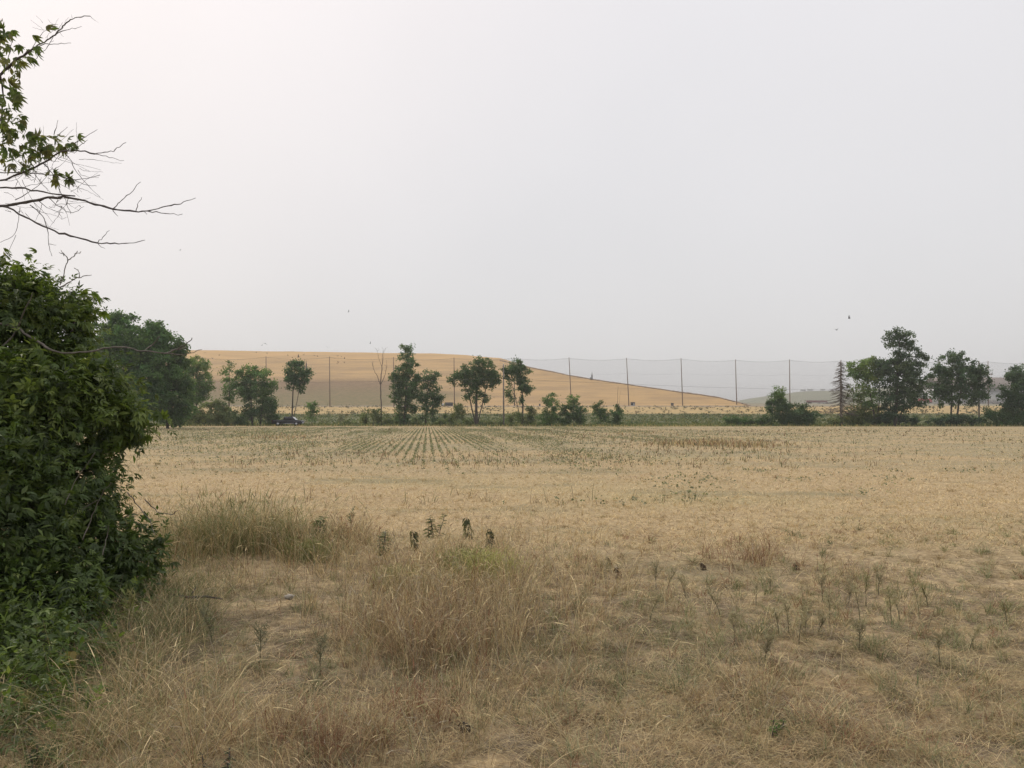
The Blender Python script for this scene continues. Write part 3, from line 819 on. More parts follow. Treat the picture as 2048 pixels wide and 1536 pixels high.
# ------------------------------------------------------------------ pick-up truck
tX = (547.5 - 1024) / F * 150; tz = float(gz(tX + 2.9, 149)) + .02
def truck():
    r = thing('pickup_truck', (tX + 2.9, 150, tz), 'black crew cab pick-up truck parked side on at the far field edge', 'pickup truck')
    x0, y0, z0 = tX, 150.0, tz
    def pr(pts): return [(x0 + a, z0 + b_) for a, b_ in pts]
    A = Acc()
    A.prism(pr([(0, .62), (.02, 1.12), (.06, 1.18), (2.1, 1.18), (2.15, 1.16), (4.35, 1.16), (5.55, 1.08), (5.75, .98), (5.8, .6), (5.7, .45), (.1, .45)]), y0 - .98, y0 + .98)
    A.build('body', M_black, r)
    A = Acc()
    lo = [(2.12, 1.165), (2.28, 1.78), (2.5, 1.84), (3.65, 1.83), (3.85, 1.76), (4.5, 1.165)]
    ce = np.array([3.3, 0])
    A.prism(pr(lo), y0 - .82, y0 + .82)
    A.build('cab', M_black, r)
    for pts in ([(2.42, 1.25), (2.5, 1.72), (3.02, 1.74), (3.04, 1.25)], [(3.12, 1.25), (3.1, 1.74), (3.68, 1.72), (4.12, 1.25)]):
        for sgn in (-1, 1):
            A = Acc(); A.prism(pr(pts), y0 + sgn * .823 - .004, y0 + sgn * .823 + .004); A.build('side_window', M_carglass, r)
    A = Acc(); V = np.array([[x0 + 3.93, y0 - .7, z0 + 1.72], [x0 + 3.93, y0 + .7, z0 + 1.72], [x0 + 4.50, y0 + .76, z0 + 1.2], [x0 + 4.50, y0 - .76, z0 + 1.2]])
    A.add(np.concatenate([V, V + np.array([.02, 0, .015])]), [[0, 1, 2, 3], [4, 7, 6, 5], [0, 3, 7, 4], [1, 5, 6, 2]]); A.build('windshield', M_white, r)
    A = Acc(); A.box([x0 + 1.05, y0, z0 + 1.19], (1.9, 1.6, .03)); A.build('bed_cover', M_dark, r)
    for wx in (1.15, 4.7):
        for sgn in (-1, 1):
            ya, yb = sorted((y0 + sgn * .74, y0 + sgn * 1.0))
            A = Acc(); A.disc_y((x0 + wx, z0 + .42), .42, ya, yb, 18); wh = A.build('wheel', M_rubber, r, origin=None)
            A = Acc(); A.disc_y((x0 + wx - r.location[0], z0 + .42 - r.location[2]), .24, ya - y0 - .012, yb - y0 + .012, 14); rim = A.build('rim', M_rim, None); rim.parent = wh
    for sgn in (-1, 1):
        A = Acc(); A.box([x0 + 5.73, y0 + sgn * .78, z0 + .92], (.14, .36, .2)); A.build('headlight', M_lampglass, r)
        A = Acc(); A.box([x0 + .01, y0 + sgn * .88, z0 + .95], (.06, .16, .3)); A.build('tail_light', M_red, r)
        A = Acc(); A.box([x0 + 3.2, y0 + sgn * 1.03, z0 + .52], (2.2, .12, .06)); A.build('running_board', M_chrome, r)
        A = Acc(); A.box([x0 + 4.05, y0 + sgn * 1.05, z0 + 1.25], (.14, .2, .2)); A.build('mirror', M_black, r)
    A = Acc(); A.box([x0 + 5.83, y0, z0 + .58], (.16, 1.9, .2)); A.build('front_bumper', M_chrome, r)
    A = Acc(); A.box([x0 - .04, y0, z0 + .55], (.12, 1.8, .18)); A.build('rear_bumper', M_dark, r)
    return r
truck()

# ------------------------------------------------------------------ things at the foot of the mound
def at_road(px, Y=426.0):
    X = (px - 1024) / F * Y; return np.array([X, Y, max(float(gz(X, Y)), float(hill_z(X, Y)))])
# dark roll-off container
p = at_road(898, 424); r = thing('waste_container', p, 'long dark open top waste container at the hill foot beside a net pole', 'container')
A = Acc(); A.box(p + [0, 0, 1.1], (4.3, 2.2, 1.7), (.5, .5, .5))
A.box(p + [0, 0, 2.0], (4.5, 2.4, .12)); A.build('body', M_dark, r)
for k in range(5):
    A = Acc(); A.box(p + [-1.8 + k * .9, -1.15, 1.1], (.12, .1, 1.6)); A.build('rib', M_black, r)
A = Acc(); A.box(p + [0, 0, .12], (4.0, 1.2, .24)); A.build('skid', M_rust, r)
# small trailer with white tank
p = at_road(886, 424); r = thing('water_tank', p, 'small white round tank on a dark stand left of the waste container', 'tank')
A = Acc(); A.disc_y((p[0], p[2] + .95), .6, p[1] - .7, p[1] + .7, 16); A.build('tank', M_white, r, smooth=False)
A = Acc(); A.box(p + [0, 0, .2], (1.7, 1.2, .3)); A.box(p + [-.75, 0, .9], (.18, 1.1, 1.2)); A.box(p + [.75, 0, .6], (.14, 1.1, .7)); A.build('stand', M_dark, r)
# generator
p = at_road(1265.5, 424); r = thing('generator', p, 'dark boxy generator with one pale panel right of a net pole', 'generator')
A = Acc(); A.box(p + [0, 0, 1.25], (2.2, 1.6, 1.6)); A.box(p + [0, 0, 2.12], (2.4, 1.8, .14)); A.build('housing', M_dark, r)
A = Acc(); A.box(p + [.45, -.83, .95], (.55, .06, .8)); A.build('panel', M_white, r)
A = Acc(); A.box(p + [0, 0, .2], (2.0, 1.4, .4)); A.build('skid', M_wall, r)
p = at_road(1344.5, 424); r = thing('control_cabinet', p, 'small dark cabinet on the road edge between two net poles', 'cabinet')
A = Acc(); A.box(p + [0, 0, .95], (1.35, .9, 1.3)); A.box(p + [0, 0, 1.68], (1.55, 1.1, .1)); A.build('housing', M_dark, r)
for sx in (-.5, .5):
    A = Acc(); A.box(p + [sx, 0, .15], (.14, .7, .32)); A.build('leg', M_dark, r)
A = Acc(); A.box(p + [0, -.47, 1.0], (1.0, .04, .12)); A.build('vent', M_pole_grey, r)
p = at_road(1079.5, 424); r = thing('barrel', p, 'single small black barrel on the road behind the bushes', 'barrel')
A = Acc(); A.tube(p + np.array([[0, 0, 0], [0, 0, .1], [0, 0, .55], [0, 0, .6], [0, 0, .65], [0, 0, 1.25], [0, 0, 1.3]]), [.42, .45, .45, .48, .45, .45, .42], 12); A.build('drum', M_black, r)
# gas well heads
def well(px, py, label, s=1.0, two=True):
    q = hill_hit(px, py); r = thing('gas_well', q, label, 'well head', 'gas well heads on the mound')
    A = Acc(); A.tube([q - [0, 0, .3], q + [0, 0, 3.2 * s], q + [0, 0, 3.3 * s]], [.42, .42, .5], 8); A.tube([q + [0, 0, 3.3 * s], q + [.05, 0, 5.2 * s]], [.16, .12], 6); A.build('riser', M_dark, r)
    A = Acc(); A.tube([q + [-1.0, 0, -.2], q + [-1.0, 0, 1.6 * s]], .3, 6); A.build('valve_post', M_dark, r)
    A = Acc(); A.tube([q + [0, 0, .7], q + [-1.0, 0, .7]], .1, 6); A.build('cross_pipe', M_dark, r)
well(612.5, 736, 'dark gas well pipe standing high on the golden mound at the left')
well(1184, 759.5, 'dark gas well pipe on the falling right edge of the mound', 1.0)

# white trailers on the far hill crest
for px, wpx, hpx in ((1606, 10.5, 3.2), (1620, 11, 3.0), (1645.5, 9, 2.6)):
    X = (px - 1024) / F * 1400; z = float(hill2_z(np.array(X), np.array(1400.0)))
    lab = {1606: 'pale site trailer on the far hazy hill, leftmost of three', 1620: 'pale site trailer on the far hazy hill, middle one of three', 1645.5: 'pale site trailer on the far hazy hill nearest the dead spruce'}[px]
    r = thing('site_trailer', (X, 1400, z), lab, 'trailer', 'trailers on the far hill crest')
    wm, hm = wpx / F * 1400, hpx / F * 1400
    A = Acc(); A.box([X, 1400, z + .7 + hm / 2], (wm, 3, hm)); A.build('cabin', M_white, r)
    A = Acc(); A.box([X, 1400, z + .75 + hm], (wm + .3, 3.4, .2)); A.build('roof', M_pale, r)
    for k in range(3):
        A = Acc(); A.box([X - wm * .3 + k * wm * .3, 1398.47, z + 1.0 + hm * .5], (wm * .15, .08, hm * .35)); A.build('window', M_carglass, r)
# long rust red trailer and red lorry, building, rubble
def lorry(x0, Y, z, L, H, mat, name, label, cat, cabside=1):
    r = thing(name, (x0 + L / 2, Y, z), label, cat)
    A = Acc(); A.box([x0 + L * .42, Y, z + H * .62], (L * .82, 2.5, H * .62)); A.box([x0 + L * .42, Y, z + H * .95], (L * .84, 2.6, .12)); A.build('box_body', mat, r)
    A = Acc(); A.prism([(x0 + L * .85, z + .5), (x0 + L * .85, z + H * .9), (x0 + L * .93, z + H * .9), (x0 + L * .98, z + H * .55), (x0 + L, z + .5)], Y - 1.2, Y + 1.2); A.build('cab', mat, r)
    for wx in (.1, .2, .62, .92):
        A = Acc(); A.disc_y((x0 + L * wx, z + .5), .5, Y - 1.3, Y + 1.3, 12); A.build('wheel', M_rubber, r)
    return r
def gp(px, Y):
    X = (px - 1024) / F * Y; return X, float(gz(X, Y))
x, z = gp(1613, 700); lorry(x, 700, z, 19, 2.9, M_rust, 'lorry', 'long low rust red lorry beyond the peaked bush', 'lorry')
x, z = gp(1832, 640); lorry(x, 640, z + .6, 13, 3.8, M_red, 'lorry', 'bright red lorry glimpsed between the two right hand trees', 'lorry')

xa, za = gp(1893, 650); xb = xa + 82
r = thing('industrial_shed', ((xa + xb) / 2, 665, za), 'large grey shed with wide brown roof behind the right hand trees', 'shed')
A = Acc(); zt = HC + (HORIZON - 776) / F * 650; zr = HC + (HORIZON - 756) / F * 672
A.box([(xa + xb) / 2, 672, (za + zt) / 2 - .5], (xb - xa, 40, zt - za + 1)); A.build('wall', M_wall, r)
A = Acc(); V = np.array([[xa - 2, 648.5, zt], [xb + 2, 648.5, zt], [xb + 2, 672, zr], [xa - 2, 672, zr], [xa - 2, 695, zt], [xb + 2, 695, zt]])
A.add(np.concatenate([V, V + [0, 0, .5]]), [[0, 1, 2, 3], [3, 2, 5, 4], [6, 9, 8, 7], [9, 10, 11, 8], [0, 6, 7, 1], [4, 5, 11, 10], [0, 3, 9, 6], [3, 4, 10, 9], [1, 7, 8, 2], [2, 8, 11, 5]]); A.build('roof', M_roof, r)
A = Acc(); A.box([(xa + xb) / 2, 648.2, zt - .3], (xb - xa + 4.2, .4, 1.0)); A.build('fascia', plain('dark_fascia', (.11, .095, .085), .8), r)
for k in range(5):
    A = Acc(); xk = xa + 8 + k * 16
    A.box([xk, 651.9, za + 4], (7, .25, 7)); A.build('door', M_pale, r)
    A = Acc(); A.box([xk + 8, 651.8, (za + zt) / 2], (.5, .4, zt - za)); A.build('column', M_roof, r)

g_r = 'rubble heaps in the yard'
for i, (px, Yr, wd, ht) in enumerate(((1880, 600, 9, 2.4), (1905, 610, 12, 3.2), (1985, 590, 14, 3.6), (2010, 600, 10, 3.0), (1650, 640, 12, 1.5))):
    x, z = gp(px, Yr)
    A = Acc()
    nb = 150
    for k in range(nb):
        a = rng.uniform(0, 2 * np.pi); rr = rng.random() ** .6
        px_, py_ = math.cos(a) * rr * wd / 2, math.sin(a) * rr * wd / 3
        hh = ht * (1 - rr) ** .8
        A.box([x + px_, Yr + py_, z + rng.uniform(0, 1) * hh + .1], rng.uniform(.3, 1.5, 3) * np.array([1, 1, .6]), rot=rng.uniform(0, 3))
    lab = ['small pale rubble heap beside the bright red lorry', 'wide pale rubble heap behind the twin trunked tree', 'tallest pale rubble heap below the shed wall', 'rubble heap below the shed nearest the right edge', 'flat rubble heap beyond the peaked bush'][i]
    o = A.build('rubble_heap', M_concrete, None, origin=(x, Yr, z)); tag(o, lab, 'rubble', g_r)

# ------------------------------------------------------------------ birds
def bird_mesh(flap, span):
    A = Acc()
    t = np.linspace(0, 1, 8)
    A.tube(np.stack([np.zeros(8), (t - .5) * span * .42, 0.01 * np.sin(t * 3)], 1), span * np.array([.012, .035, .055, .06, .055, .042, .035, .006]), 7)
    for sg in (-1, 1):
        c = np.array([[0, .10, .0], [.22, .13, flap * .5], [.5, .0, flap], [.47, -.04, flap], [.2, -.06, flap * .5], [0, -.09, 0]]) * span
        c[:, 0] *= sg; c[:, 2] += span * .02
        V = np.concatenate([c, c + [0, 0, span * .014]])
        Q = [[0, 1, 4, 5], [1, 2, 3, 4], [6, 11, 10, 7], [7, 10, 9, 8], [0, 6, 7, 1], [1, 7, 8, 2], [2, 8, 9, 3], [3, 9, 10, 4], [4, 10, 11, 5]]
        A.add(V, Q)
    V = np.array([[-.04, -.18, 0], [.04, -.18, 0], [.075, -.30, 0], [-.075, -.30, 0]]) * span
    A.add(np.concatenate([V, V + [0, 0, span * .012]]), [[0, 1, 2, 3], [4, 7, 6, 5], [0, 4, 5, 1], [1, 5, 6, 2], [2, 6, 7, 3], [3, 7, 4, 0]])
    return A.build('bird', M_bird)
protos = [bird_mesh(.28, 1.25), bird_mesh(-.10, 1.25), bird_mesh(.45, 1.25)]
used = [False] * 3
def put_bird(px, py, Y, label, group, s=1.0):
    k = rng.integers(3)
    o = protos[k] if not used[k] else protos[k].copy()
    if used[k]: COL.objects.link(o)
    used[k] = True
    o.location = tuple(P(px, py, Y)); o.scale = (s * 1.2,) * 3
    o.rotation_euler = (rng.normal(0, .3), rng.normal(0, .45), rng.uniform(0, 6.28))
    tag(o, label, 'bird', group)
GB = 'birds circling over the golden mound'
LB = 'small dark bird in the loose flock against the golden mound'
for px, py, s in ((392, 710, .9), (410, 706, .9), (438.5, 710, 1.1), (425, 717, .9), (513, 705, .8), (534, 706, .9), (576, 711, .9), (608, 710, .8), (629, 711, .8), (635, 713, .8), (675, 712, .9), (683, 713, .9), (689, 717, .9), (670, 717, .8), (676, 725, 1), (675, 727.5, .9), (689, 725, .9), (742.6, 718, .8)):
    put_bird(px, py, 380, LB, GB, s)
put_bird(597, 714, 330, 'largest dark bird before the mound, wings spread above the round crowned tree', GB, 1.5)
put_bird(540, 742, 330, 'dark bird low over the mound just right of the second net pole', GB, 1.3)
GS = 'birds in the open sky'
put_bird(697, 624, 300, 'lone dark bird highest in the grey sky above the hill crest', GS)
put_bird(530.5, 687, 300, 'dark bird just above the crest, upper of a close pair', GS, 1.2)
put_bird(524, 691, 300, 'dark bird just above the crest, lower of a close pair', GS, .8)
put_bird(655, 695, 300, 'single dark bird skimming the crest left of the dead tree', GS)
put_bird(741, 687, 300, 'thin pale bird in the sky just left of the dead tree top', GS, .9)
put_bird(1698, 637, 260, 'upper of two birds in the sky left of the tallest right tree', GS, 1.3)
put_bird(1674, 660, 260, 'lower of two birds in the sky left of the tallest right tree', GS, 1.1)
put_bird(1430, 677, 380, 'tiny bird alone in the sky above the net', GS, .7)
put_bird(360, 501, 330, 'tiny distant bird below the bare branch tips', GS, .8)

# ------------------------------------------------------------------ foreground: big leafy bush on the left
def leaf_mass(A, blobs, tints, size, per_m2, tmpls, up=.8, inner=.15, newgrowth=.12):
    for (cx, cy, Y, r_, rz) in blobs:
        r_ = max(r_ * .93 - .08, .1); rz = max(rz * .95 - .07, .1)
        c = P(cx - 8, cy + 6, Y)
        area = 4 * np.pi * ((r_ ** 1.6 * r_ ** 1.6 + 2 * (r_ ** 1.6 * rz ** 1.6)) / 3) ** (1 / 1.6)
        nsp = int(area * per_m2 / 7)
        d = rdir(nsp); d[:, 1] -= .25; d = unit(d)
        bump = 1 + .22 * (N1(d[:, 0] * 2.5 + cx, d[:, 2] * 2.5 + cy) - .4) + rng.normal(0, .06, nsp)
        sp_ = c + d * bump[:, None] * np.array([r_, r_, rz])
        isin = rng.random(nsp) < inner
        sp_[isin] = c + (sp_[isin] - c) * rng.uniform(.5, .9, isin.sum())[:, None]
        idx = np.repeat(np.arange(nsp), 7); n_ = len(idx)
        tw = unit(d * .9 + rng.normal(size=d.shape) * .5 + np.array([0, 0, .25]))      # twig direction
        k = np.tile(np.linspace(-.5, .6, 7), nsp)
        L = rng.uniform(.16, .34, nsp)
        p = sp_[idx] + tw[idx] * (k * L[idx])[:, None] + rng.normal(0, .035, (n_, 3))
        g = gz(p[:, 0], p[:, 1]); keep = p[:, 2] > g + .03
        U = tw[idx] * .55 + rng.normal(size=(n_, 3)) * .6 + d[idx] * .4 + np.array([0, 0, -.35])
        W = unit(np.array([0, 0, up]) + d[idx] * .6 + rng.normal(size=(n_, 3)) * .38)
        tip = np.clip((k + .5) / 1.1, 0, 1)
        ti = rng.integers(0, len(tints), nsp)
        base = np.array(tints)[ti][idx]
        ng = (rng.random(nsp) < newgrowth)[idx][:, None] * tip[:, None]
        col = base * rng.uniform(.6, 1.45, nsp)[idx][:, None] * rng.uniform(.8, 1.2, n_)[:, None]
        col = col * (1 - ng) + np.array([.19, .235, .06]) * ng
        sz = size * rng.uniform(.55, 1.45, n_) * rng.uniform(.75, 1.25, nsp)[idx] * (1 - .35 * tip)
        which = rng.integers(0, len(tmpls), nsp)[idx]
        for w_i, (tv, tq) in enumerate(tmpls):
            m = keep & (which == w_i)
            if not m.any(): continue
            u, v, w_ = frames(m.sum(), U[m], W[m], sz[m])
            A.inst(tv, tq, p[m], u, v, w_, np.clip(col[m], .004, 1))

SINGLE = (LEAF_V, LEAF_Q)
DG = [(.066, .102, .027), (.080, .120, .030), (.106, .146, .036), (.074, .110, .038)]
MG = [(.098, .142, .030), (.122, .168, .036), (.145, .188, .042)]
bush_origin = (-4.2, 7.2, 0.0)
root = thing('leafy_bush', bush_origin, 'huge dark green vine covered bush filling the left edge of the picture', 'bush')
A = Acc()
# back upper mass, middle bulge, lower skirt: (px, py, distance, radius, vertical radius)
leaf_mass(A, [(20, 650, 7.6, .62, .66), (90, 660, 7.7, .52, .50), (140, 690, 7.8, .36, .46), (-120, 640, 7.6, .8, .85), (60, 570, 7.7, .26, .20), (160, 630, 7.9, .24, .30), (185, 600, 7.9, .16, .14)],
          MG + DG, .098, 600, [PALM, PINN, PINN, SINGLE])
leaf_mass(A, [(150, 830, 7.3, .62, .50), (90, 785, 7.1, .62, .46), (232, 835, 7.4, .34, .34), (-60, 830, 6.9, .8, .7), (190, 765, 7.5, .36, .26), (272, 830, 7.4, .25, .24), (10, 900, 6.6, .5, .5), (225, 780, 7.5, .25, .2)],
          MG + DG[1:], .096, 620, [PALM, PINN, SINGLE], newgrowth=.2)
leaf_mass(A, [(110, 980, 6.9, .66, .55), (175, 985, 7.2, .38, .45), (20, 1080, 6.2, .62, .65), (130, 1110, 6.6, .62, .52), (235, 1110, 6.95, .42, .42), (284, 1115, 7.1, .32, .38), (70, 1200, 5.9, .55, .40), (200, 1190, 6.5, .40, .30), (-110, 1050, 6.0, .8, .95), (278, 1185, 6.8, .34, .27)],
          DG, .088, 640, [PALM, SINGLE, SINGLE, PINN], newgrowth=.05)
leaf_mass(A, [(-10, 1260, 5.3, .48, .44), (90, 1285, 5.4, .40, .28), (-60, 1350, 4.8, .42, .42), (40, 1335, 4.9, .55, .44), (130, 1325, 5.1, .42, .32), (-10, 1440, 4.3, .50, .42), (205, 1262, 5.9, .36, .28), (70, 1420, 4.45, .42, .34), (160, 1365, 4.9, .32, .26), (15, 1500, 3.95, .42, .34), (105, 1490, 4.1, .28, .2), (270, 1250, 6.3, .26, .2), (-60, 1500, 4.0, .3, .3)], DG + MG[:2], .070, 560, [SINGLE, PINN], newgrowth=.1)
A.build('foliage', M_leaf, root)
# stems inside
T = Acc()
for px, py, Y in ((30, 560, 7.6), (150, 640, 7.7), (220, 780, 7.4), (120, 800, 7.2), (60, 1000, 6.6), (230, 1050, 7.0), (-90, 700, 7.2), (20, 760, 7.0), (180, 900, 7.1)):
    e_ = P(px, py, Y); b_ = np.array([-4.5 + rng.normal(0, .3), Y + rng.normal(0, .3), -.05])
    k = np.linspace(0, 1, 8)[:, None]; q = b_ + (e_ - b_) * k + np.array([-.2, 0, .25]) * np.sin(k * np.pi); q[1:-1] += rng.normal(0, .03, (6, 3))
    T.tube(q, np.linspace(.045, .012, 8), 6)
T.build('stem', M_bark, root, smooth=True)

def twig_lines(T, lines, Y, r0, r1, jitter=.02, dy=.25):
    for l in lines:
        n_ = len(l); r = (l[0][2] if len(l[0]) > 2 else r0) * .68
        yy = Y + rng.uniform(-dy, dy)
        pts = np.array([P(q[0], q[1], yy + .12 * math.sin(i * 1.3)) for i, q in enumerate(l)])
        tt = np.linspace(0, n_ - 1, 4 * (n_ - 1) + 1)
        # smooth interpolation through the points
        pp = np.stack([np.interp(tt, range(n_), pts[:, k]) for k in range(3)], 1)
        for _ in range(2):
            pp[1:-1] = .25 * pp[:-2] + .5 * pp[1:-1] + .25 * pp[2:]
        rr_ = np.linspace(r, (r1 if len(l[0]) < 4 else l[0][3]) * .72, len(pp)) * (1 + .16 * rng.normal(size=len(pp)).clip(-1, 1.6)); pp[1:-1] += rng.normal(0, .0035 if r > .003 else .002, (len(pp) - 2, 3))
        T.tube(pp, rr_, 6)
# long pale bare branch crossing the bush, other dead twigs
T = Acc()
twig_lines(T, [[(-40, 640, .020), (20, 650), (60, 672), (85, 690), (110, 705), (160, 706), (210, 697), (245, 692), (290, 703), (330, 706), (372, 710), (404, 699)],
               [(-10, 705, .016), (25, 675), (42, 640), (55, 610), (65, 585)], [(285, 702, .008), (305, 690), (320, 672)], [(330, 706, .009), (350, 700), (375, 688), (384, 676)], [(352, 699, .006), (372, 694)],
               [(-5, 870, .016), (10, 830), (8, 790), (0, 760)], [(-10, 925, .02), (20, 945), (60, 962), (100, 970), (150, 968)], [(0, 900, .012), (28, 940), (30, 990), (15, 1035)],
               [(35, 955, .01), (90, 975), (140, 985)], [(120, 570, .008), (132, 530), (136, 518), (130, 508), (118, 505)], [(136, 520, .007), (148, 514), (155, 502)], [(120, 575, .008), (150, 558), (165, 552), (183, 550)],
               [(128, 512, .005), (122, 500)], [(152, 508, .005), (162, 503)], [(158, 556, .006), (160, 542), (148, 536)]], 7.0, .014, .004, dy=.08)
twig_lines(T, [[(165, 1080, .006), (185, 1030), (205, 985), (222, 965)], [(130, 1010, .005), (150, 960), (190, 905)], [(205, 1110, .006), (215, 1070), (218, 1050)], [(290, 1000, .007), (315, 1025), (345, 1030), (356, 1020)],
               [(255, 985, .007), (275, 1010), (300, 1040), (310, 1070)], [(60, 1120, .005), (130, 1040), (195, 1000)]], 6.1, .009, .003, dy=.05)
T.build('bare_branch', M_twig_mid, root, smooth=True)
# withered yellow leaf cluster low in the bush
A = Acc()
for k in range(5):
    q = P(135 + rng.normal(0, 9), 1305 + rng.normal(0, 7), 4.75)
    u, v, w_ = frames(1, np.array([[rng.normal(.6, .4), rng.normal(0, .4), rng.normal(0, .5)]]), np.array([[rng.normal(0, .4), -.6, .6]]), np.array([.06]))
    A.inst(LEAF_V * np.array([1, 1.7, 1.5]), LEAF_Q, q[None], u, v, w_, np.array([[.30, .235, .075]]))
A.build('withered_leaf', M_leaf, root)

# ------------------------------------------------------------------ overhanging tree, trunk just outside the left edge
YT_ = 6.2
tb = np.array([-5.1, 6.4, 0.0])
root = thing('overhanging_tree', tb, 'half bare tree reaching leafless branches and vine leaves in from the top left', 'tree')
T = Acc()
tp = np.array([tb - [0, 0, .1], tb + [.05, 0, 1.4], tb + [.2, -.1, 2.6], tb + [.35, -.15, 3.6], tb + [.6, -.1, 4.8], tb + [.75, -.1, 5.6]])
tt = np.linspace(0, 5, 21)
T.tube(np.stack([np.interp(tt, range(6), tp[:, k]) for k in range(3)], 1), np.interp(tt, range(6), [.16, .13, .11, .085, .05, .015]), 9)
def limb(px, py, r):                       # from the trunk to the picture edge
    e_ = P(px, py, YT_); j = np.interp(e_[2] - .45, tp[:, 2], range(6))
    a = np.array([np.interp(j, range(6), tp[:, k]) for k in range(3)])
    k = np.linspace(0, 1, 8)[:, None]
    T.tube(a + (e_ - a) * k + np.array([0, 0, .12]) * np.sin(k * np.pi), np.linspace(r * 2.2, r, 8), 6)
limb(-60, 418, .021); limb(-60, 398, .014); limb(-60, 365, .016); limb(-60, 300, .02); limb(-60, 205, .022); limb(-60, 150, .02)
T.build('trunk', M_bark, root, smooth=True)
T = Acc()
twig_lines(T, [[(-60, 418, .017, .011), (0, 413), (55, 404), (90, 397), (120, 394), (150, 397), (190, 408), (225, 418)], [(225, 418, .011, .007), (272, 423), (295, 422)], [(295, 422, .008, .003), (335, 412), (360, 408), (391, 396)], [(295, 422, .006, .0025), (330, 428), (365, 428)],
               [(225, 418, .0065, .003), (240, 404), (258, 388), (281, 364)], [(272, 422, .005, .0025), (276, 408), (283, 395)], [(225, 418, .004, .002), (230, 428), (236, 432)], [(288, 422, .003, .002), (294, 429)],
               [(-40, 405, .013, .009), (15, 413), (60, 440), (110, 463), (150, 474), (195, 486)], [(195, 486, .008, .003), (230, 488), (260, 486), (290, 480)], [(195, 486, .005, .002), (205, 474), (219, 461)], [(195, 486, .004, .002), (200, 493), (210, 497)],
               [(-60, 370, .013, .008), (0, 362), (50, 344), (90, 325), (125, 302), (150, 300), (190, 308)], [(190, 308, .006, .0025), (215, 304), (235, 297), (252, 285)], [(190, 308, .005, .002), (220, 316), (248, 321)], [(140, 290, .006, .002), (165, 278), (195, 259)], [(135, 300, .005, .002), (160, 292), (175, 280)], [(108, 270, .005, .002), (116, 240)], [(110, 275, .004, .002), (135, 254)],
               [(-50, 385, .012, .007), (0, 375), (50, 377), (100, 388), (150, 392)], [(0, 345, .007, .003), (40, 345), (85, 347), (120, 352), (150, 361), (200, 350)], [(150, 361, .004, .002), (175, 371), (193, 372)],
               [(125, 302, .005, .002), (140, 318), (150, 340), (170, 365), (200, 394)], [(85, 325, .006, .002), (105, 345), (115, 375), (130, 400), (142, 428)], [(60, 410, .006, .002), (85, 430), (95, 460), (97, 490), (104, 512)], [(97, 488, .004, .002), (112, 490)],
               [(95, 395, .005, .002), (120, 415), (145, 428), (168, 413)], [(75, 400, .004, .002), (100, 420), (127, 426)], [(30, 400, .005, .002), (80, 372), (95, 350)], [(40, 415, .004, .002), (37, 440), (32, 470), (0, 485)], [(32, 470, .003, .0015), (15, 510)]], YT_, .01, .003, dy=.03)
twig_lines(T, [[(-60, 205, .018, .013), (-20, 170), (10, 140), (40, 115), (70, 95)], [(70, 95, .009, .004), (95, 80), (115, 65), (130, 48), (145, 37), (165, 33), (180, 32)], [(180, 32, .003, .001), (186, 38), (197, 45)], [(145, 36, .002, .001), (143, 29)], [(70, 95, .006, .002), (90, 88), (115, 88), (142, 86)],
               [(100, 75, .005, .002), (125, 62), (145, 58), (163, 53)], [(75, 110, .004, .0015), (90, 100), (100, 85), (115, 62), (125, 45)], [(75, 112, .003, .0015), (70, 125), (68, 138)], [(60, 105, .004, .002), (72, 82), (90, 60), (105, 58)],
               [(0, 150, .012, .006), (8, 190), (2, 240), (5, 290)], [(10, 140, .005, .002), (22, 100), (25, 70)]], YT_ + .1, .01, .003, dy=.03)
# fine vine tendrils
for k in range(70):
    a = np.array([rng.uniform(0, 160), rng.uniform(285, 430)]); l = [(a[0], a[1])]
    d = rng.normal(size=2) * 10 + np.array([6, 3])
    for q in range(3):
        a = a + d; d = d + rng.normal(size=2) * 6; l.append((a[0], a[1]))
    twig_lines(T, [[(l[0][0], l[0][1], .0028, .0012)] + l[1:]], YT_, .003, .001)
for k in range(14):
    a = np.array([rng.uniform(85, 130), rng.uniform(45, 85)]); d = rng.normal(size=2) * 7
    twig_lines(T, [[(a[0], a[1], .002, .001), (a[0] + d[0], a[1] + d[1]), (a[0] + d[0] * 2 + rng.normal() * 5, a[1] + d[1] * 2 + rng.normal() * 5)]], YT_ + .1, .002, .001)
T.build('branches', M_twig, root, smooth=True)
A = Acc()
def vine_clump(cx, cy, rx, ry, n_, tn, size=.072):
    n_ = int(n_ * 2.1)
    cx_ = cx + rng.normal(size=n_) * rx * .8; cy_ = cy + rng.normal(size=n_) * ry * .75
    Yv = YT_ + rng.normal(size=n_) * .12
    p = np.array([P(a, b_, y) for a, b_, y in zip(cx_, cy_, Yv)])
    W = unit(rng.normal(size=(n_, 3)) * .6 + np.array([.1, -.45, .65])); U = rng.normal(size=(n_, 3)) * .55 + np.array([.35, 0, -.55])
    u, v, w_ = frames(n_, U, W, size * rng.uniform(.6, 1.2, n_))
    col = np.array(tn)[rng.integers(0, len(tn), n_)] * rng.uniform(.75, 1.3, n_)[:, None]
    for t_i, (tv, tq) in enumerate((PALM, SINGLE)):
        m = (np.arange(n_) % 3 > 0) if t_i == 0 else (np.arange(n_) % 3 == 0)
        if m.any(): A.inst(tv, tq, p[m], u[m], v[m], w_[m], col[m])
VT = [(.09, .13, .038), (.11, .15, .045), (.13, .155, .05), (.15, .15, .055)]
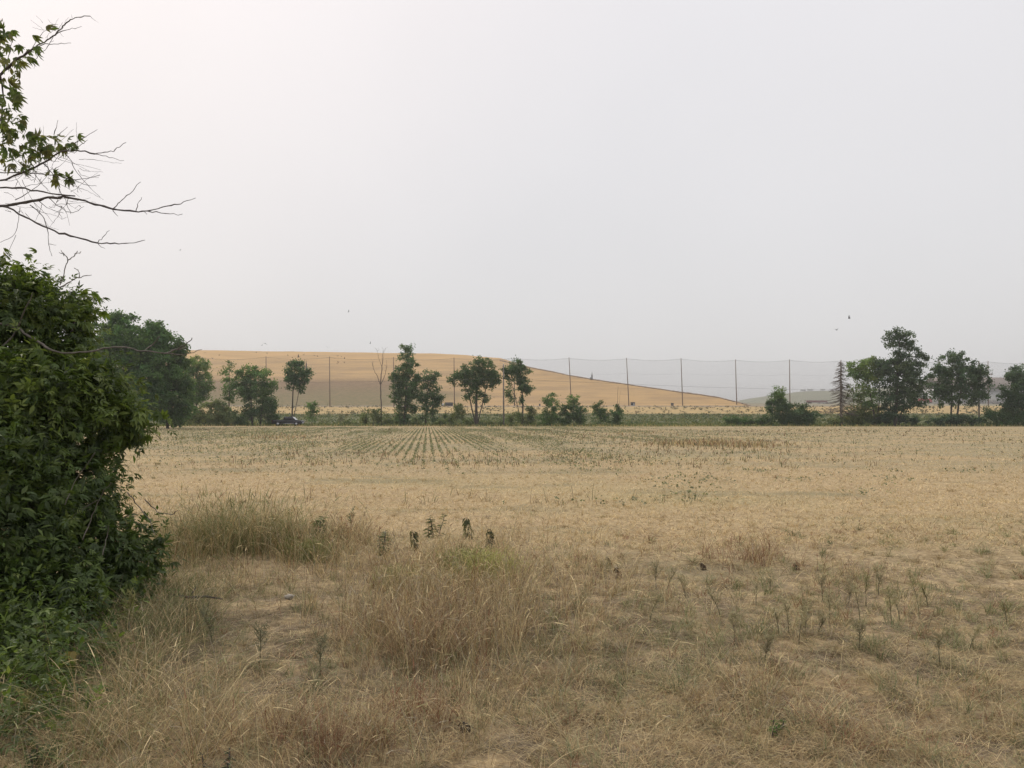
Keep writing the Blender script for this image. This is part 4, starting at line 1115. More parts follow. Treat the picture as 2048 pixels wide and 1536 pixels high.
for q in ((2, 62, 12, 12, 6), (24, 66, 9, 5, 2), (4, 95, 9, 8, 3), (0, 118, 10, 9, 4), (26, 122, 14, 8, 5), (60, 112, 13, 12, 5), (70, 72, 7, 5, 1), (102, 60, 6, 4, 1), (40, 86, 6, 4, 1), (22, 150, 12, 14, 5), (0, 180, 12, 22, 6), (30, 182, 12, 10, 5), (26, 205, 12, 10, 5), (0, 215, 12, 14, 6),
          (28, 235, 14, 14, 8), (0, 250, 16, 16, 8), (45, 250, 10, 8, 4), (20, 270, 22, 14, 11), (60, 282, 26, 14, 14), (100, 285, 26, 12, 12), (130, 290, 14, 8, 4), (20, 300, 26, 14, 12), (75, 305, 24, 10, 8), (20, 330, 20, 12, 7), (50, 325, 14, 10, 4), (120, 350, 14, 8, 6), (140, 358, 8, 6, 3), (10, 505, 8, 8, 2)):
    vine_clump(*q, VT)
A.build('vine_leaves', M_leaf, root)

# ------------------------------------------------------------------ dry grass
STRAW = np.array([.70, .565, .325]); TAN = np.array([.52, .385, .21]); BRN = np.array([.25, .18, .105]); RED = np.array([.24, .115, .07]); OLV = np.array([.30, .29, .14]); GRY = np.array([.38, .33, .24]); GRN = np.array([.13, .17, .06])
def mixcol(n_, w8):
    pal = np.stack([STRAW, TAN, BRN, RED, OLV, GRY, GRN]); w8 = np.asarray(w8, float)
    if w8.ndim == 1: w8 = np.tile(w8, (n_, 1))
    c = np.cumsum(w8 / w8.sum(1, keepdims=True), 1); k = (rng.random(n_)[:, None] > c).sum(1)
    return pal[np.clip(k, 0, 6)] * rng.uniform(.72, 1.22, n_)[:, None]
def bush_block(px, py):
    """where the leafy bush stands: no grass in there"""
    lim = np.interp(py, [860, 1100, 1200, 1280, 1330, 1400, 1536], [230, 260, 230, 140, 70, 0, -90])
    return px < lim

def blades(A, px, py, Lr, lean, bendk, wk, col, nseg=2, wmin=.0032, tip=.3, head=0, colr=None, az=None):
    X, Y, Z = gpt(px, py)
    n_ = len(X)
    a = rng.uniform(0, 2 * np.pi, n_) if az is None else az + rng.normal(0, .7, n_)
    th = np.abs(rng.normal(lean, .25, n_)) if np.ndim(lean) == 0 else np.clip(lean + rng.normal(0, .2, n_), 0, 1.5)
    th = np.clip(th, 0, 1.5)
    d = np.stack([np.cos(a) * np.sin(th), np.sin(a) * np.sin(th), np.cos(th)], 1)
    bend = np.stack([np.cos(a), np.sin(a), np.full(n_, -.9)], 1) * (bendk * rng.uniform(.2, 1.3, n_))[:, None]
    bend[:, 2] -= 0
    L = np.asarray(Lr) * rng.uniform(.55, 1.25, n_)
    wd = np.maximum(wmin, Y * wk) * rng.uniform(.7, 1.3, n_)
    wa = a + np.pi / 2 + rng.normal(0, .5, n_)
    wdir = np.stack([np.cos(wa), np.sin(wa), rng.normal(0, .25, n_)], 1)
    root_ = np.stack([X, Y, Z - .01], 1)
    tips = A.strips(root_, d, bend, L, wd, unit(wdir), col, nseg, tip, colr)
    if head:
        m = rng.random(n_) < head; k = m.sum()
        if k:
            dd = unit(d[m] + 2 * bend[m]); s0 = tips[m] - dd * .02
            A.strips(s0, dd, bend[m] * .6, L[m] * rng.uniform(.12, .22, k), wd[m] * rng.uniform(1.3, 2.1, k), unit(wdir[m]), col[m] * 1.02, 2, .35)
    return tips

A = Acc()
# matted thatch: splayed little tussocks plus combed straw, even in the picture so that every distance is covered
def thatch_cols(X, Y):
    nz1 = N1(X * .7, Y * .7); nz2 = N4(X * .35 + 9, Y * .35); nz3 = N3(X * .17, Y * .34)
    farw = np.clip((Y - 6) / 9, 0, 1); grn = np.clip((nz3 - .50) * 4, 0, 1)
    w8 = np.stack([(1.1 + .9 * farw + nz1) * (1 - .7 * grn), (1.2 + .9 * farw) * (1 - .5 * grn), .75 - .6 * farw + .6 * grn, .40 * (nz2 > .58) * (1 - farw) + .03, .75 * (nz1 < .45) * (1 - .6 * farw) + .12 + 1.4 * grn, .35 * (1 - farw) + .1 + .3 * grn, .05 + .22 * grn], 1)
    return mixcol(len(X), np.maximum(w8, .01)), nz2
def soil_mask(px, py, X, Y):
    q = N2(X * 1.1 + 20, Y * 1.1) * .45 + N3(X * 3.6, Y * 3.6) * .55
    ps = np.exp(-(((px - 560) / 150) ** 2 + ((py - 1340) / 130) ** 2))
    return np.clip((q - .52) * 3.4, 0, .8) * np.clip(1.5 - Y / 7, .05, 1) + .55 * ps * (N3(X * 1.6, Y * 1.6) > .35)
nt_ = 17500
cx_ = rng.uniform(-450, 2850, nt_); cy_ = 905 + (1640 - 905) * rng.random(nt_) ** .72
ok = ~bush_block(cx_, cy_); cx_, cy_ = cx_[ok], cy_[ok]
X, Y, Z = gpt(cx_, cy_); ok = rng.random(len(X)) > soil_mask(cx_, cy_, X, Y); cx_, cy_, X, Y = cx_[ok], cy_[ok], X[ok], Y[ok]
nb_ = rng.integers(10, 34, len(X)); idx = np.repeat(np.arange(len(X)), nb_); n_ = len(idx)
tc, tz2 = thatch_cols(X, Y)
sp_px = 34 / np.maximum(Y, 2)                       # pixels for a few centimetres
px = cx_[idx] + rng.normal(size=n_) * sp_px[idx]; py = cy_[idx] + rng.normal(size=n_) * sp_px[idx] * .35
col = tc[idx] * .6 + thatch_cols(X[idx], Y[idx])[0] * .4
blades(A, px, py, np.repeat(rng.uniform(.05, .15, len(X)), nb_), np.repeat(rng.uniform(.45, 1.25, len(X)), nb_), .7, .00052, col, nseg=3, wmin=.0024, colr=col * .8, az=np.repeat(rng.uniform(0, 6.28, len(X)), nb_) + rng.choice([0, 0, 2.1, 4.2], n_))
n_ = 380000
px = rng.uniform(-450, 2850, n_); py = 900 + (1640 - 900) * rng.random(n_) ** .9
ok = ~bush_block(px, py); px, py = px[ok], py[ok]
X, Y, Z = gpt(px, py)
ok = rng.random(len(px)) > soil_mask(px, py, X, Y); px, py, X, Y = px[ok], py[ok], X[ok], Y[ok]
col, nz2 = thatch_cols(X, Y)
swirl = 12.0 * N2(X * .55, Y * .55) + 5 * N3(X * 1.7, Y * 1.7)
blades(A, px, py, .075 + .07 * nz2, 1.2, .6, .00062, col * np.where(rng.random(len(px)) < .22, .40, 1.14)[:, None], nseg=2, wmin=.003, az=swirl)  # some blades painted dark to stand in for shaded gaps in the straw
# loose straw lying flat over the bare soil
n_ = 26000
px = 560 + rng.normal(size=n_) * 190; py = np.clip(1330 + rng.normal(size=n_) * 120, 1100, 1640)
ok = ~bush_block(px - 20, py); px, py = px[ok], py[ok]; n_ = len(px)
X, Y, Z = gpt(px, py)
ok = N4(X * 2.2, Y * 2.2) + rng.random(n_) * .35 > .55; px, py = px[ok], py[ok]; n_ = len(px)
blades(A, px, py, .11, 1.5, .12, .0005, mixcol(n_, (1.6, 1.0, .9, .3, .2, 1.4, 0)), nseg=2, wmin=.0022, tip=.6)
tag(A.build('dry_grass', M_grass), 'matted dry tan grass covering the field in front', 'grass', kind='stuff')

# taller standing grass, by patch: (px, py of the ground, spread x, spread y, count, height m, lean, weights straw tan brown red olive grey green, head share)
A = Acc()
PATCH = [
    (915, 1225, 140, 54, 4600, .40, .28, (1.2, 1.5, .9, .35, .7, .9, .0), .35),
    (870, 1290, 75, 34, 2500, .36, .22, (.5, 1.0, 1.6, .8, .4, .7, .0), .25),
    (950, 1130, 120, 28, 2500, .34, .42, (1.7, 1.4, .5, .3, .6, .9, 0), .5),
    (990, 1370, 110, 46, 900, .28, .4, (1.0, 1.2, .8, .4, .9, .6, .08), .3),
    (465, 1098, 70, 12, 3600, .64, .16, (.6, 1.0, .4, .12, 2.4, .2, 1.3), .5),
    (390, 1110, 40, 18, 1300, .42, .25, (.6, .9, .5, .1, 1.8, .3, .8), .3),
    (560, 1095, 45, 14, 1300, .42, .25, (.8, 1.2, .5, .3, 1.5, .4, .4), .4),
    (640, 1110, 60, 22, 1500, .36, .3, (1.1, 1.2, .5, .3, 1.1, .6, .3), .4),
    (700, 1085, 40, 12, 700, .38, .3, (.9, 1.4, .9, .5, .5, .4, .05), .4),
    (420, 1160, 90, 26, 1400, .22, .5, (1.1, 1.1, .5, .2, 1.4, .6, .25), .2),
    (330, 1235, 60, 45, 2600, .34, .5, (.6, .7, .4, .15, 2.0, .4, 1.5), .25),
    (255, 1330, 60, 45, 1600, .34, .6, (.7, .8, .6, .2, 1.5, .4, 1.2), .25),
    (340, 1455, 100, 60, 1100, .48, .55, (1.6, 1.6, .5, .1, 1.0, .4, .3), .45),
    (150, 1510, 90, 40, 900, .34, .5, (.7, .9, .7, .2, 1.5, .4, 1.4), .2),
    (650, 1270, 60, 40, 400, .24, .5, (1.2, 1.2, .8, .5, .3, .6, 0), .2),
    (830, 1440, 40, 20, 420, .24, .45, (.4, .6, 1.0, 2.6, .2, .3, 0), .2),
    (640, 1505, 70, 24, 700, .28, .4, (.5, .7, 1.2, 1.8, .3, .3, 0), .2),
    (780, 1510, 160, 40, 700, .26, .55, (1.0, 1.2, .8, .6, .7, .4, .05), .3),
    (520, 1480, 120, 40, 700, .28, .6, (1.4, 1.4, .6, .3, .7, .6, .05), .35),
    (1500, 1120, 45, 14, 600, .26, .35, (.4, .7, 1.0, 1.8, .3, .3, 0), .1),
    (1680, 1160, 70, 18, 500, .22, .4, (.7, .9, .9, 1.0, .9, .5, 0), .1),
    (1180, 1180, 80, 36, 600, .26, .45, (1.3, 1.2, .6, .6, .9, .7, 0), .3),
    (1330, 1200, 150, 60, 700, .20, .5, (1.2, 1.2, .6, .4, 1.1, .7, .08), .25),
    (1500, 1390, 70, 36, 800, .24, .45, (1.1, 1.2, .8, .6, .8, .7, .05), .3),
    (1700, 1470, 70, 30, 500, .24, .7, (1.2, 1.6, .7, .8, .5, .4, 0), .3),
    (1300, 1450, 170, 60, 700, .20, .6, (1.2, 1.3, .6, .4, 1.0, .6, .1), .3),
    (1900, 1400, 170, 90, 600, .17, .6, (1.4, 1.4, .5, .3, 1.0, .5, .1), .2),
    (1150, 1290, 80, 50, 500, .26, .45, (1.2, 1.2, .7, .4, 1.0, .8, .1), .3),
    (1600, 1240, 130, 50, 900, .20, .45, (1.1, 1.1, .5, .4, 1.5, .7, .3), .2),
]
for cx, cy, sx, sy, n_, h, ln, w8, hd in PATCH:
    n_ = int(n_ * .95)
    px = cx + rng.normal(size=n_) * sx; py = np.clip(cy + rng.normal(size=n_) * sy, 1000, 1640)
    # gather into tussocks
    k = max(6, n_ // 34); tx_ = cx + rng.normal(size=k) * sx; ty_ = cy + rng.normal(size=k) * sy
    j = rng.integers(0, k, n_); tus = rng.random(n_) < .6
    px[tus] = tx_[j][tus] + rng.normal(size=tus.sum()) * 9; py[tus] = np.clip(ty_[j][tus] + rng.normal(size=tus.sum()) * 4, 1000, 1640)
    ok = ~bush_block(px + 30, py); px, py = px[ok], py[ok]; n_ = len(px)
    c = mixcol(n_, w8)
    blades(A, px, py, h, ln, .38, .00052, c, nseg=4, wmin=.0026, tip=.3, head=hd, colr=c * .85)
tag(A.build('tall_grass', M_grass), 'taller standing dry grass stems and seed heads among the matted grass', 'grass', kind='stuff')

# scattered dead stalks and tufts across the field further back
A = Acc()
n_ = 7400
px = rng.uniform(-400, 2450, n_); py = 860 + (1010 - 860) * rng.random(n_) ** 1.6
X, Y, Z = gpt(px, py)
ok = (N1(X * .12, Y * .10) + rng.random(n_) * .5 > .86) 
px, py = px[ok], py[ok]
for k in range(5):
    m = len(px)
    col = mixcol(m, (.2, .5, 1.4, .5, .7, .5, .7)) * .75
    blades(A, px + rng.normal(size=m) * 2.5 * (40 / np.maximum(gpt(px, py)[1], 12)), py, np.where(rng.random(m) < .2, .36, .16), .3, .25, .0007, col, nseg=2, wmin=.006, tip=.5)
# dark dry streak of standing stalks at the right, and one left of the tree row
for cx, cy, sx, sy, n_, h in ((1415, 889, 60, 2.6, 900, .36), (1495, 893, 35, 2.5, 300, .32), (560, 876, 50, 3, 350, .3), (1200, 868, 160, 4, 500, .25)):
    px = cx + rng.normal(size=n_) * sx; py = cy + rng.normal(size=n_) * sy
    blades(A, px, py, h, .3, .25, .0008, mixcol(n_, (.5, .9, 1.4, .6, .7, .5, .1)), nseg=2, wmin=.01, tip=.5)
tag(A.build('dead_stalks', M_grass), 'scattered dark dead stalks standing in the far half of the field', 'stalks', kind='stuff')

# short stubble of the middle field
A = Acc()
n_ = 160000
px = rng.uniform(-500, 2500, n_); py = 858 + (1100 - 858) * rng.random(n_) ** 1.7
X, Y, Z = gpt(px, py)
ok = ~(bush_block(px - 30, py) & (Y < 9.5)); px, py, X, Y = px[ok], py[ok], X[ok], Y[ok]; n_ = len(px)
col = thatch_cols(X, Y)[0]
blades(A, px, py, .10, .75, .4, .0006, col, nseg=2, wmin=.006, tip=.5)
tag(A.build('stubble', M_grass), 'short pale stubble across the middle of the field', 'stubble', kind='stuff')

# ------------------------------------------------------------------ young soybean rows
A = Acc()
ang = math.atan2(855 - 1024, F)        # rows run towards a point left of centre
ca, sa = math.cos(ang), math.sin(ang)
rows = np.arange(-75, 75, .38)
vv = np.arange(14, 150, .10)
RR, VV = np.meshgrid(rows, vv); RR = RR.ravel() + rng.normal(0, .022, RR.size); VV = VV.ravel() + rng.normal(0, .05, VV.size)
X = RR * ca + VV * sa; Y = -RR * sa + VV * ca
pxs = 1024 + X / np.maximum(Y, 1) * F
pys = HORIZON + (HC - np.interp(Y, GY, GZ)) / np.maximum(Y, 1) * F
den = N1(X * .09 + 3, Y * .07 + 5) * .65 + N2(X * .3, Y * .22) * .35
rowq = N3(np.round(RR / .38) * .37, Y * .05)
inside = np.clip((Y - 21) / 8, 0, 1) * np.clip((140 - Y) / 10, 0, 1) * np.interp(pxs, [200, 430, 560, 1250, 1500, 1800], [.35, .75, 1, 1, .4, .12])
keep = rng.random(len(X)) < np.clip(inside * (np.interp(pxs, [300, 450, 1150, 1350], [.28, .40, .34, .08]) + .52 * np.clip((den - .36) * 3.2, 0, 1)) * np.clip(rowq * 1.5 - .05, .15, 1) * np.interp(Y, [20, 45, 90, 140], [.85, .80, .60, .40]), 0, 1)
near = (Y < 24) & (rng.random(len(X)) < .5 * np.clip((N4(X * .8, Y * .6) - .60) * 5, 0, 1)) & (((pxs > 1230) & (pys < 1110)) | ((pxs > 1000) & (pxs < 1230) & (pys > 1000) & (pys < 1060)))
keep |= near
keep &= (pxs > -400) & (pxs < 2500) & (Y > 10)
X, Y = X[keep], Y[keep]; n_ = len(X)
nl = 4
idx = np.repeat(np.arange(n_), nl); m = len(idx)
h = rng.uniform(.05, .13, n_)
p = np.stack([X[idx], Y[idx], gz(X, Y)[idx] + .01 + h[idx] * rng.uniform(.3, 1, m)], 1) + rng.normal(0, .028, (m, 3)) * np.array([1, 1, .2])
u, v, w_ = frames(m, unit(rng.normal(size=(m, 3)) * np.array([1, 1, .35])), unit(rng.normal(size=(m, 3)) * .45 + np.array([0, 0, 1])), .043 * rng.uniform(.6, 1.3, m) * (1 + np.clip(Y[idx] / 140, 0, .6)))
KW = KITE_V * np.array([1, 1.5, 1])
A.inst(KW, KITE_Q, p, u, v, w_, np.array([.160, .172, .098]) * rng.uniform(.7, 1.4, n_)[idx][:, None] * rng.uniform(.8, 1.2, m)[:, None])
tag(A.build('soybean_seedlings', M_leaf), 'thin green rows of young crop seedlings across the field', 'crop', kind='stuff')

# verge grass along the field edge, dry brush in the golden strip, lawn tussocks
A = Acc()
n_ = 26000
X = rng.uniform(-130, 150, n_); Y = rng.uniform(141, 166, n_) + N1(X * .1, X * 0) * 4
root_ = np.stack([X, Y, gz(X, Y) - .02], 1)
d = unit(rng.normal(size=(n_, 3)) * .35 + np.array([0, 0, 1])); wdir = unit(rng.normal(size=(n_, 3)) * np.array([1, .3, .1]))
c1 = np.array([.105, .13, .05]) * rng.uniform(.6, 1.5, n_)[:, None]; c2 = np.array([.36, .29, .15]) * rng.uniform(.8, 1.2, n_)[:, None]
col = np.where((rng.random(n_) < np.interp(Y, [141, 146, 150, 166], [.8, .4, .12, .1]))[:, None], c2, c1)
A.strips(root_, d, rng.normal(size=(n_, 3)) * .15, rng.uniform(.2, .6, n_) * np.interp(Y, [141, 147], [.5, 1]), rng.uniform(.07, .16, n_), wdir, col, 1, .4)
tag(A.build('verge_grass', M_far_leaf), 'rough green grass along the far edge of the field', 'grass', kind='stuff')
A = Acc()
n_ = 2600
X = rng.uniform(-190, 320, n_); Y = rng.uniform(235, 417, n_)
ok = N2(X * .05, Y * .04) + rng.random(n_) * .6 > .75; X, Y = X[ok], Y[ok]; n_ = len(X)
idx = np.repeat(np.arange(n_), 9); m = len(idx); sz = rng.uniform(.25, .7, n_)
p = np.stack([X, Y, gz(X, Y)], 1)[idx] + np.abs(rng.normal(0, .45, (m, 3))) * rng.choice([-1, 1], (m, 3)) * np.array([1.3, .8, 0]) * sz[idx][:, None] + np.array([0, 0, 1]) * (np.abs(rng.normal(0, .7, m)) * sz[idx])[:, None]
u, v, w_ = frames(m, rdir(m), rdir(m), rng.uniform(.35, .7, m))
cb_ = np.array([[.11, .10, .05], [.17, .13, .075], [.075, .09, .04]])[rng.integers(0, 3, n_)]
A.inst(KITE_V, KITE_Q, p, u, v, w_, cb_[idx] * rng.uniform(.7, 1.3, m)[:, None])
tag(A.build('dry_brush', M_far_leaf), 'small dark tussocks dotted over the golden strip before the road', 'brush', kind='stuff')

A = Acc()
n_ = 9000
X = rng.uniform(-120, 190, n_); Y = rng.uniform(160, 268, n_)
ok = N4(X * .06, Y * .05) + rng.random(n_) * .5 > .62; X, Y = X[ok], Y[ok]; n_ = len(X)
idx = np.repeat(np.arange(n_), 7); m = len(idx); sz = rng.uniform(.2, .55, n_)
p = np.stack([X, Y, gz(X, Y)], 1)[idx] + rng.normal(0, .5, (m, 3)) * np.array([1.6, .8, 0]) * sz[idx][:, None] + np.array([0, 0, 1]) * (np.abs(rng.normal(0, .6, m)) * sz[idx])[:, None]
u, v, w_ = frames(m, rdir(m), rdir(m), rng.uniform(.25, .55, m))
cb_ = np.array([[.085, .12, .042], [.13, .15, .06], [.19, .18, .085], [.065, .095, .04]])[rng.integers(0, 4, n_)]
A.inst(KITE_V, KITE_Q, p, u, v, w_, cb_[idx] * rng.uniform(.7, 1.3, m)[:, None])
tag(A.build('lawn_weeds', M_far_leaf), 'rough green weeds over the strip between the trees and the golden ground', 'weeds', kind='stuff')

# ------------------------------------------------------------------ single weeds
def weed(name, px, base_py, top_py, label, kind, group='weeds standing in the dry grass', tint=(.075, .11, .045), cat='weed'):
    X, Y, Z = [float(q[0]) for q in gpt(px, base_py)]
    H = (base_py - top_py) * Y / F
    r = thing(name, (X, Y, Z), label, cat, group)
    T = Acc(); A = Acc(); b_ = np.array([X, Y, Z - .02])
    tint = np.array(tint); ls = float(np.clip(H / .38, .35, 1.15))
    if kind == 'horse':                     # slim stalk, narrow drooping leaves, feathery top
        lean_ = rng.normal(0, .24, 2); H *= rng.uniform(.75, 1.1); pts = [b_ + np.array([lean_[0] * k * k * H, lean_[1] * k * k * H, k * H]) for k in np.linspace(0, 1, 7)]
        T.tube(pts, np.linspace(.0042, .0015, 7), 5)
        for k in np.linspace(.15, 1, rng.integers(24, 50)):
            q = b_ + np.array([lean_[0] * k * k * H, lean_[1] * k * k * H, k * H]); a = rng.uniform(0, 6.28)
            Lk = rng.uniform(.05, .09) * (1.2 - .5 * k)
            A.strips(q[None], np.array([[math.cos(a) * .8, math.sin(a) * .8, .55]]), np.array([[math.cos(a) * .3, math.sin(a) * .3, -.7]]), np.array([Lk]), np.array([max(.006, Y * .0007)]), np.array([[-math.sin(a), math.cos(a), 0]]), (tint * rng.uniform(.7, 1.3))[None], 2, .3)
        for j in range(16):
            k = rng.uniform(.45, .98); q = b_ + np.array([lean_[0] * k * k * H, lean_[1] * k * k * H, k * H]); a = rng.uniform(0, 6.28); Lk = rng.uniform(.05, .12)
            e_ = q + np.array([math.cos(a) * .5, math.sin(a) * .5, .8]) * Lk
            A.tube([q, e_], [.0015, .001], 3, tint * 1.1)
            for i in range(8):
                s = q + (e_ - q) * rng.uniform(.4, 1)
                A.strips(s[None], unit(rng.normal(size=(1, 3)) + [0, 0, .8]), rng.normal(size=(1, 3)) * .2, np.array([.03]), np.array([max(.005, Y * .0006)]), rdir(1), (tint * rng.uniform(.9, 1.5))[None], 1, .4)
        mt = M_weedstem
    elif kind == 'leafy':                   # several upright stems with pointed leaves
        for j in range(rng.integers(3, 6)):
            o_ = rng.normal(0, .045, 2); Hj = H * rng.uniform(.7, 1.0); ln = rng.normal(0, .16, 2)
            at_ = lambda k: b_ + np.array([o_[0] + ln[0] * k * Hj, o_[1] + ln[1] * k * Hj, k * Hj])
            T.tube([at_(k) for k in np.linspace(0, 1, 5)], np.linspace(.006, .003, 5), 5)
            kk = rng.uniform(.15, 1, 24); a = rng.uniform(0, 6.28, 24)
            p = np.array([at_(k) for k in kk]); U = np.stack([np.cos(a), np.sin(a), .5 - .9 * (1 - kk)], 1); W = np.stack([-np.cos(a) * .4, -np.sin(a) * .4, np.ones(24)], 1)
            u, v, w_ = frames(24, U, W, ls * rng.uniform(.07, .12, 24) * (1.15 - .5 * kk))
            A.inst(LEAF_V * np.array([1, .75, 1.5]), LEAF_Q, p, u, v, w_, tint * rng.uniform(.65, 1.35, 24)[:, None])
        mt = M_twig
    elif kind == 'wilted':                  # one stem with hanging curled leaves
        at_ = lambda k: b_ + np.array([.03 * math.sin(k * 3), 0, k * H])
        T.tube([at_(k) for k in np.linspace(0, 1, 6)], np.linspace(.008, .004, 6), 5)
        nn = 44; kk = rng.uniform(.25, 1, nn); a = rng.uniform(0, 6.28, nn)
        p = np.array([at_(k) for k in kk]) + np.stack([np.cos(a), np.sin(a), 0 * a], 1) * (.05 * ls * (1.25 - kk))[:, None]; U = np.stack([np.cos(a) * .6, np.sin(a) * .6, -rng.uniform(.2, 1.2, nn)], 1); W = np.stack([np.cos(a), np.sin(a), .5 * np.ones(nn)], 1)
        u, v, w_ = frames(nn, U, W, ls * rng.uniform(.07, .13, nn))
        A.inst(LEAF_V * np.array([1, .9, 2.5]), LEAF_Q, p, u, v, w_, tint * rng.uniform(.6, 1.4, nn)[:, None])
        mt = M_twig
    else:                                   # 'clump': many fine yellow green stems
        sg = .15 * float(np.clip(H / .36, .3, 1.2)); nn = 420; o_ = rng.normal(0, sg, (nn, 2)) * np.array([1.25, .8])
        root_ = b_ + np.concatenate([o_, np.zeros((nn, 1))], 1)
        d = unit(np.concatenate([o_ * .9 + rng.normal(0, .14, (nn, 2)), np.ones((nn, 1))], 1))
        A.strips(root_, d, rng.normal(0, .1, (nn, 3)), H * rng.uniform(.5, 1.05, nn), np.full(nn, max(.004, Y * .0006)), rdir(nn), tint * rng.uniform(.7, 1.3, nn)[:, None], 3, .5)
        nn = 900; o_ = rng.normal(0, sg, (nn, 2)) * np.array([1.3, .8])
        p = b_ + np.concatenate([o_, H * np.clip(rng.normal(.72, .2, (nn, 1)), .3, 1.05)], 1)
        A.strips(p, unit(rng.normal(size=(nn, 3)) + [0, 0, .8]), rng.normal(0, .1, (nn, 3)), np.full(nn, .035), np.full(nn, .007), rdir(nn), tint * rng.uniform(.9, 1.5, nn)[:, None], 1, .4)
        T.tube([b_, b_ + [0, 0, H * .7]], [.006, .002], 5); mt = M_twig
    T.build('stem', mt, r); A.build('leaves', M_grass if kind in ('horse', 'clump') else M_leaf, r)
    return r
WG = 'leafy weeds behind the tall dry grass'
weed('leafy_weed', 648, 1086, 1026, 'bushy dark green weed with narrow leaves right of the tall grass tuft', 'leafy', WG, (.095, .135, .055))
weed('leafy_weed', 632, 1082, 1036, 'smaller green weed touching the bushy narrow leaved one', 'leafy', WG, (.07, .10, .045))
weed('horseweed', 703, 1072, 1018, 'slender weed with a green tuft on top, between bushy weed and wilted ones', 'horse', WG, (.085, .13, .05))
weed('wilted_weed', 765, 1114, 1056, 'pale grey green drooping weed, leftmost of the wilted ones', 'leafy', WG, (.16, .17, .10))
weed('wilted_weed', 824, 1104, 1060, 'dark wilted weed with hanging leaves between two greener ones', 'wilted', WG, (.105, .115, .065))
weed('leafy_weed', 867, 1072, 1022, 'dark green pointed weed rising highest behind the tall dry grass', 'leafy', WG, (.10, .125, .06))
weed('wilted_weed', 932, 1076, 1030, 'single narrow dark spike shaped weed behind the dry grass', 'wilted', WG, (.11, .12, .06))
weed('wilted_weed', 976, 1092, 1052, 'dark weed with a bent over top above the yellow green clump', 'wilted', WG, (.115, .115, .07))
weed('feathery_clump', 972, 1160, 1098, 'bright yellow green feathery weed clump in the tall dry grass', 'clump', WG, (.36, .36, .13))
weed('feathery_clump', 938, 1150, 1095, 'duller green feathery clump joined to the left of the bright one', 'clump', WG, (.20, .21, .085))
weed('feathery_clump', 800, 1175, 1128, 'faint yellow green feathery clump left of the bright one', 'clump', WG, (.28, .27, .12))
weed('feathery_clump', 617, 1120, 1075, 'soft olive feathery clump below the bushy dark green weed', 'clump', WG, (.22, .23, .09))
GBR = 'brown withered weeds on the pale field'
weed('withered_weed', 1214, 1132, 1112, 'small dark brown shrivelled weed, upper of a close pair', 'wilted', GBR, (.19, .135, .09))
weed('withered_weed', 1232, 1160, 1132, 'dark brown shrivelled weed, lower of a close pair', 'wilted', GBR, (.19, .135, .09))
weed('withered_weed', 1402, 1140, 1122, 'dark brown shrivelled weed standing beside reddish grass', 'wilted', GBR, (.15, .11, .08))
weed('withered_weed', 1588, 1140, 1122, 'lowest rusty brown shrivelled weed right of the reddish grass', 'wilted', GBR, (.17, .10, .07))
GH = 'scattered horseweeds on the right of the field'
hw = [(1732, 1212, 1132, 'tallest stout horseweed with a bushy flat top in the right stand'), (1783, 1258, 1176, 'horseweed with a pale feathery top in front of the stout tallest one'), (1838, 1232, 1160, 'bushy pale green horseweed, right end of the stand'), (1856, 1216, 1164, 'dark leaning horseweed just right of the pale bushy one'), (2014, 1252, 1188, 'reddish horseweed alone near the right edge of the field')]
for a, b_, c, l in hw: weed('horseweed', a, b_, c, l, 'horse', GH, (.27, .255, .13))
for a, b_, c in ((1558, 1282, 1212), (1578, 1278, 1208), (1610, 1282, 1228), (1636, 1284, 1240), (1512, 1210, 1155), (1540, 1184, 1140), (1660, 1245, 1188), (1697, 1212, 1158), (1757, 1192, 1135), (1598, 1300, 1240), (1312, 1184, 1130), (1333, 1192, 1145), (1372, 1200, 1150), (1720, 1240, 1165), (1800, 1244, 1190), (1470, 1300, 1250), (1530, 1340, 1275), (1440, 1235, 1188), (1880, 1335, 1280), (1645, 1200, 1150), (1300, 1250, 1205), (1160, 1230, 1180), (1720, 1310, 1260), (1940, 1290, 1240)):
    weed('horseweed', a, b_, c, 'thin grey green horseweed of the loose stand on the right of the field', 'horse', GH, np.array([.33, .295, .175]) * rng.uniform(.6, 1.15))
GL_ = 'low broad weeds by the leafy bush'
weed('leafy_weed', 1545, 1482, 1452, 'fresh bright green weed low in the dry grass at bottom right', 'leafy', GL_, (.10, .19, .05))
weed('goldenrod', 255, 1290, 1170, 'tall yellowish flowering weed leaning at the right foot of the bush', 'horse', GL_, (.22, .21, .08))
weed('goldenrod', 205, 1345, 1255, 'yellow green flowering weed below the withered leaf', 'horse', GL_, (.20, .20, .08))
weed('goldenrod', 92, 1345, 1240, 'yellowish flowering weed before the left of the bush', 'horse', GL_, (.20, .20, .08))
weed('goldenrod', 40, 1455, 1370, 'pale yellow flowering weed at the lower left corner', 'horse', GL_, (.26, .24, .09))
weed('goldenrod', 290, 1300, 1215, 'faint flowering weed right of the tall leaning one', 'horse', GL_, (.19, .20, .085))
weed('leafy_weed', 385, 1232, 1200, 'low leafy weed under the fallen stick', 'leafy', GL_, (.06, .09, .035))
weed('leafy_weed', 65, 1530, 1470, 'broad green weed at the very bottom left', 'leafy', GL_, (.075, .12, .04))
weed('leafy_weed', 130, 1535, 1490, 'small bright green weed along the bottom edge at left', 'leafy', GL_, (.085, .14, .045))
weed('leafy_weed', 450, 1545, 1500, 'dark grey green weed at the bottom between straw stems', 'leafy', GL_, (.05, .08, .045))
weed('horseweed', 425, 1300, 1215, 'dark thin weed leaning over the bare soil', 'horse', GL_, (.15, .15, .09))
weed('horseweed', 520, 1340, 1250, 'dark thin weed standing on the bare soil, left of the tall grass', 'horse', GL_, (.15, .15, .09))
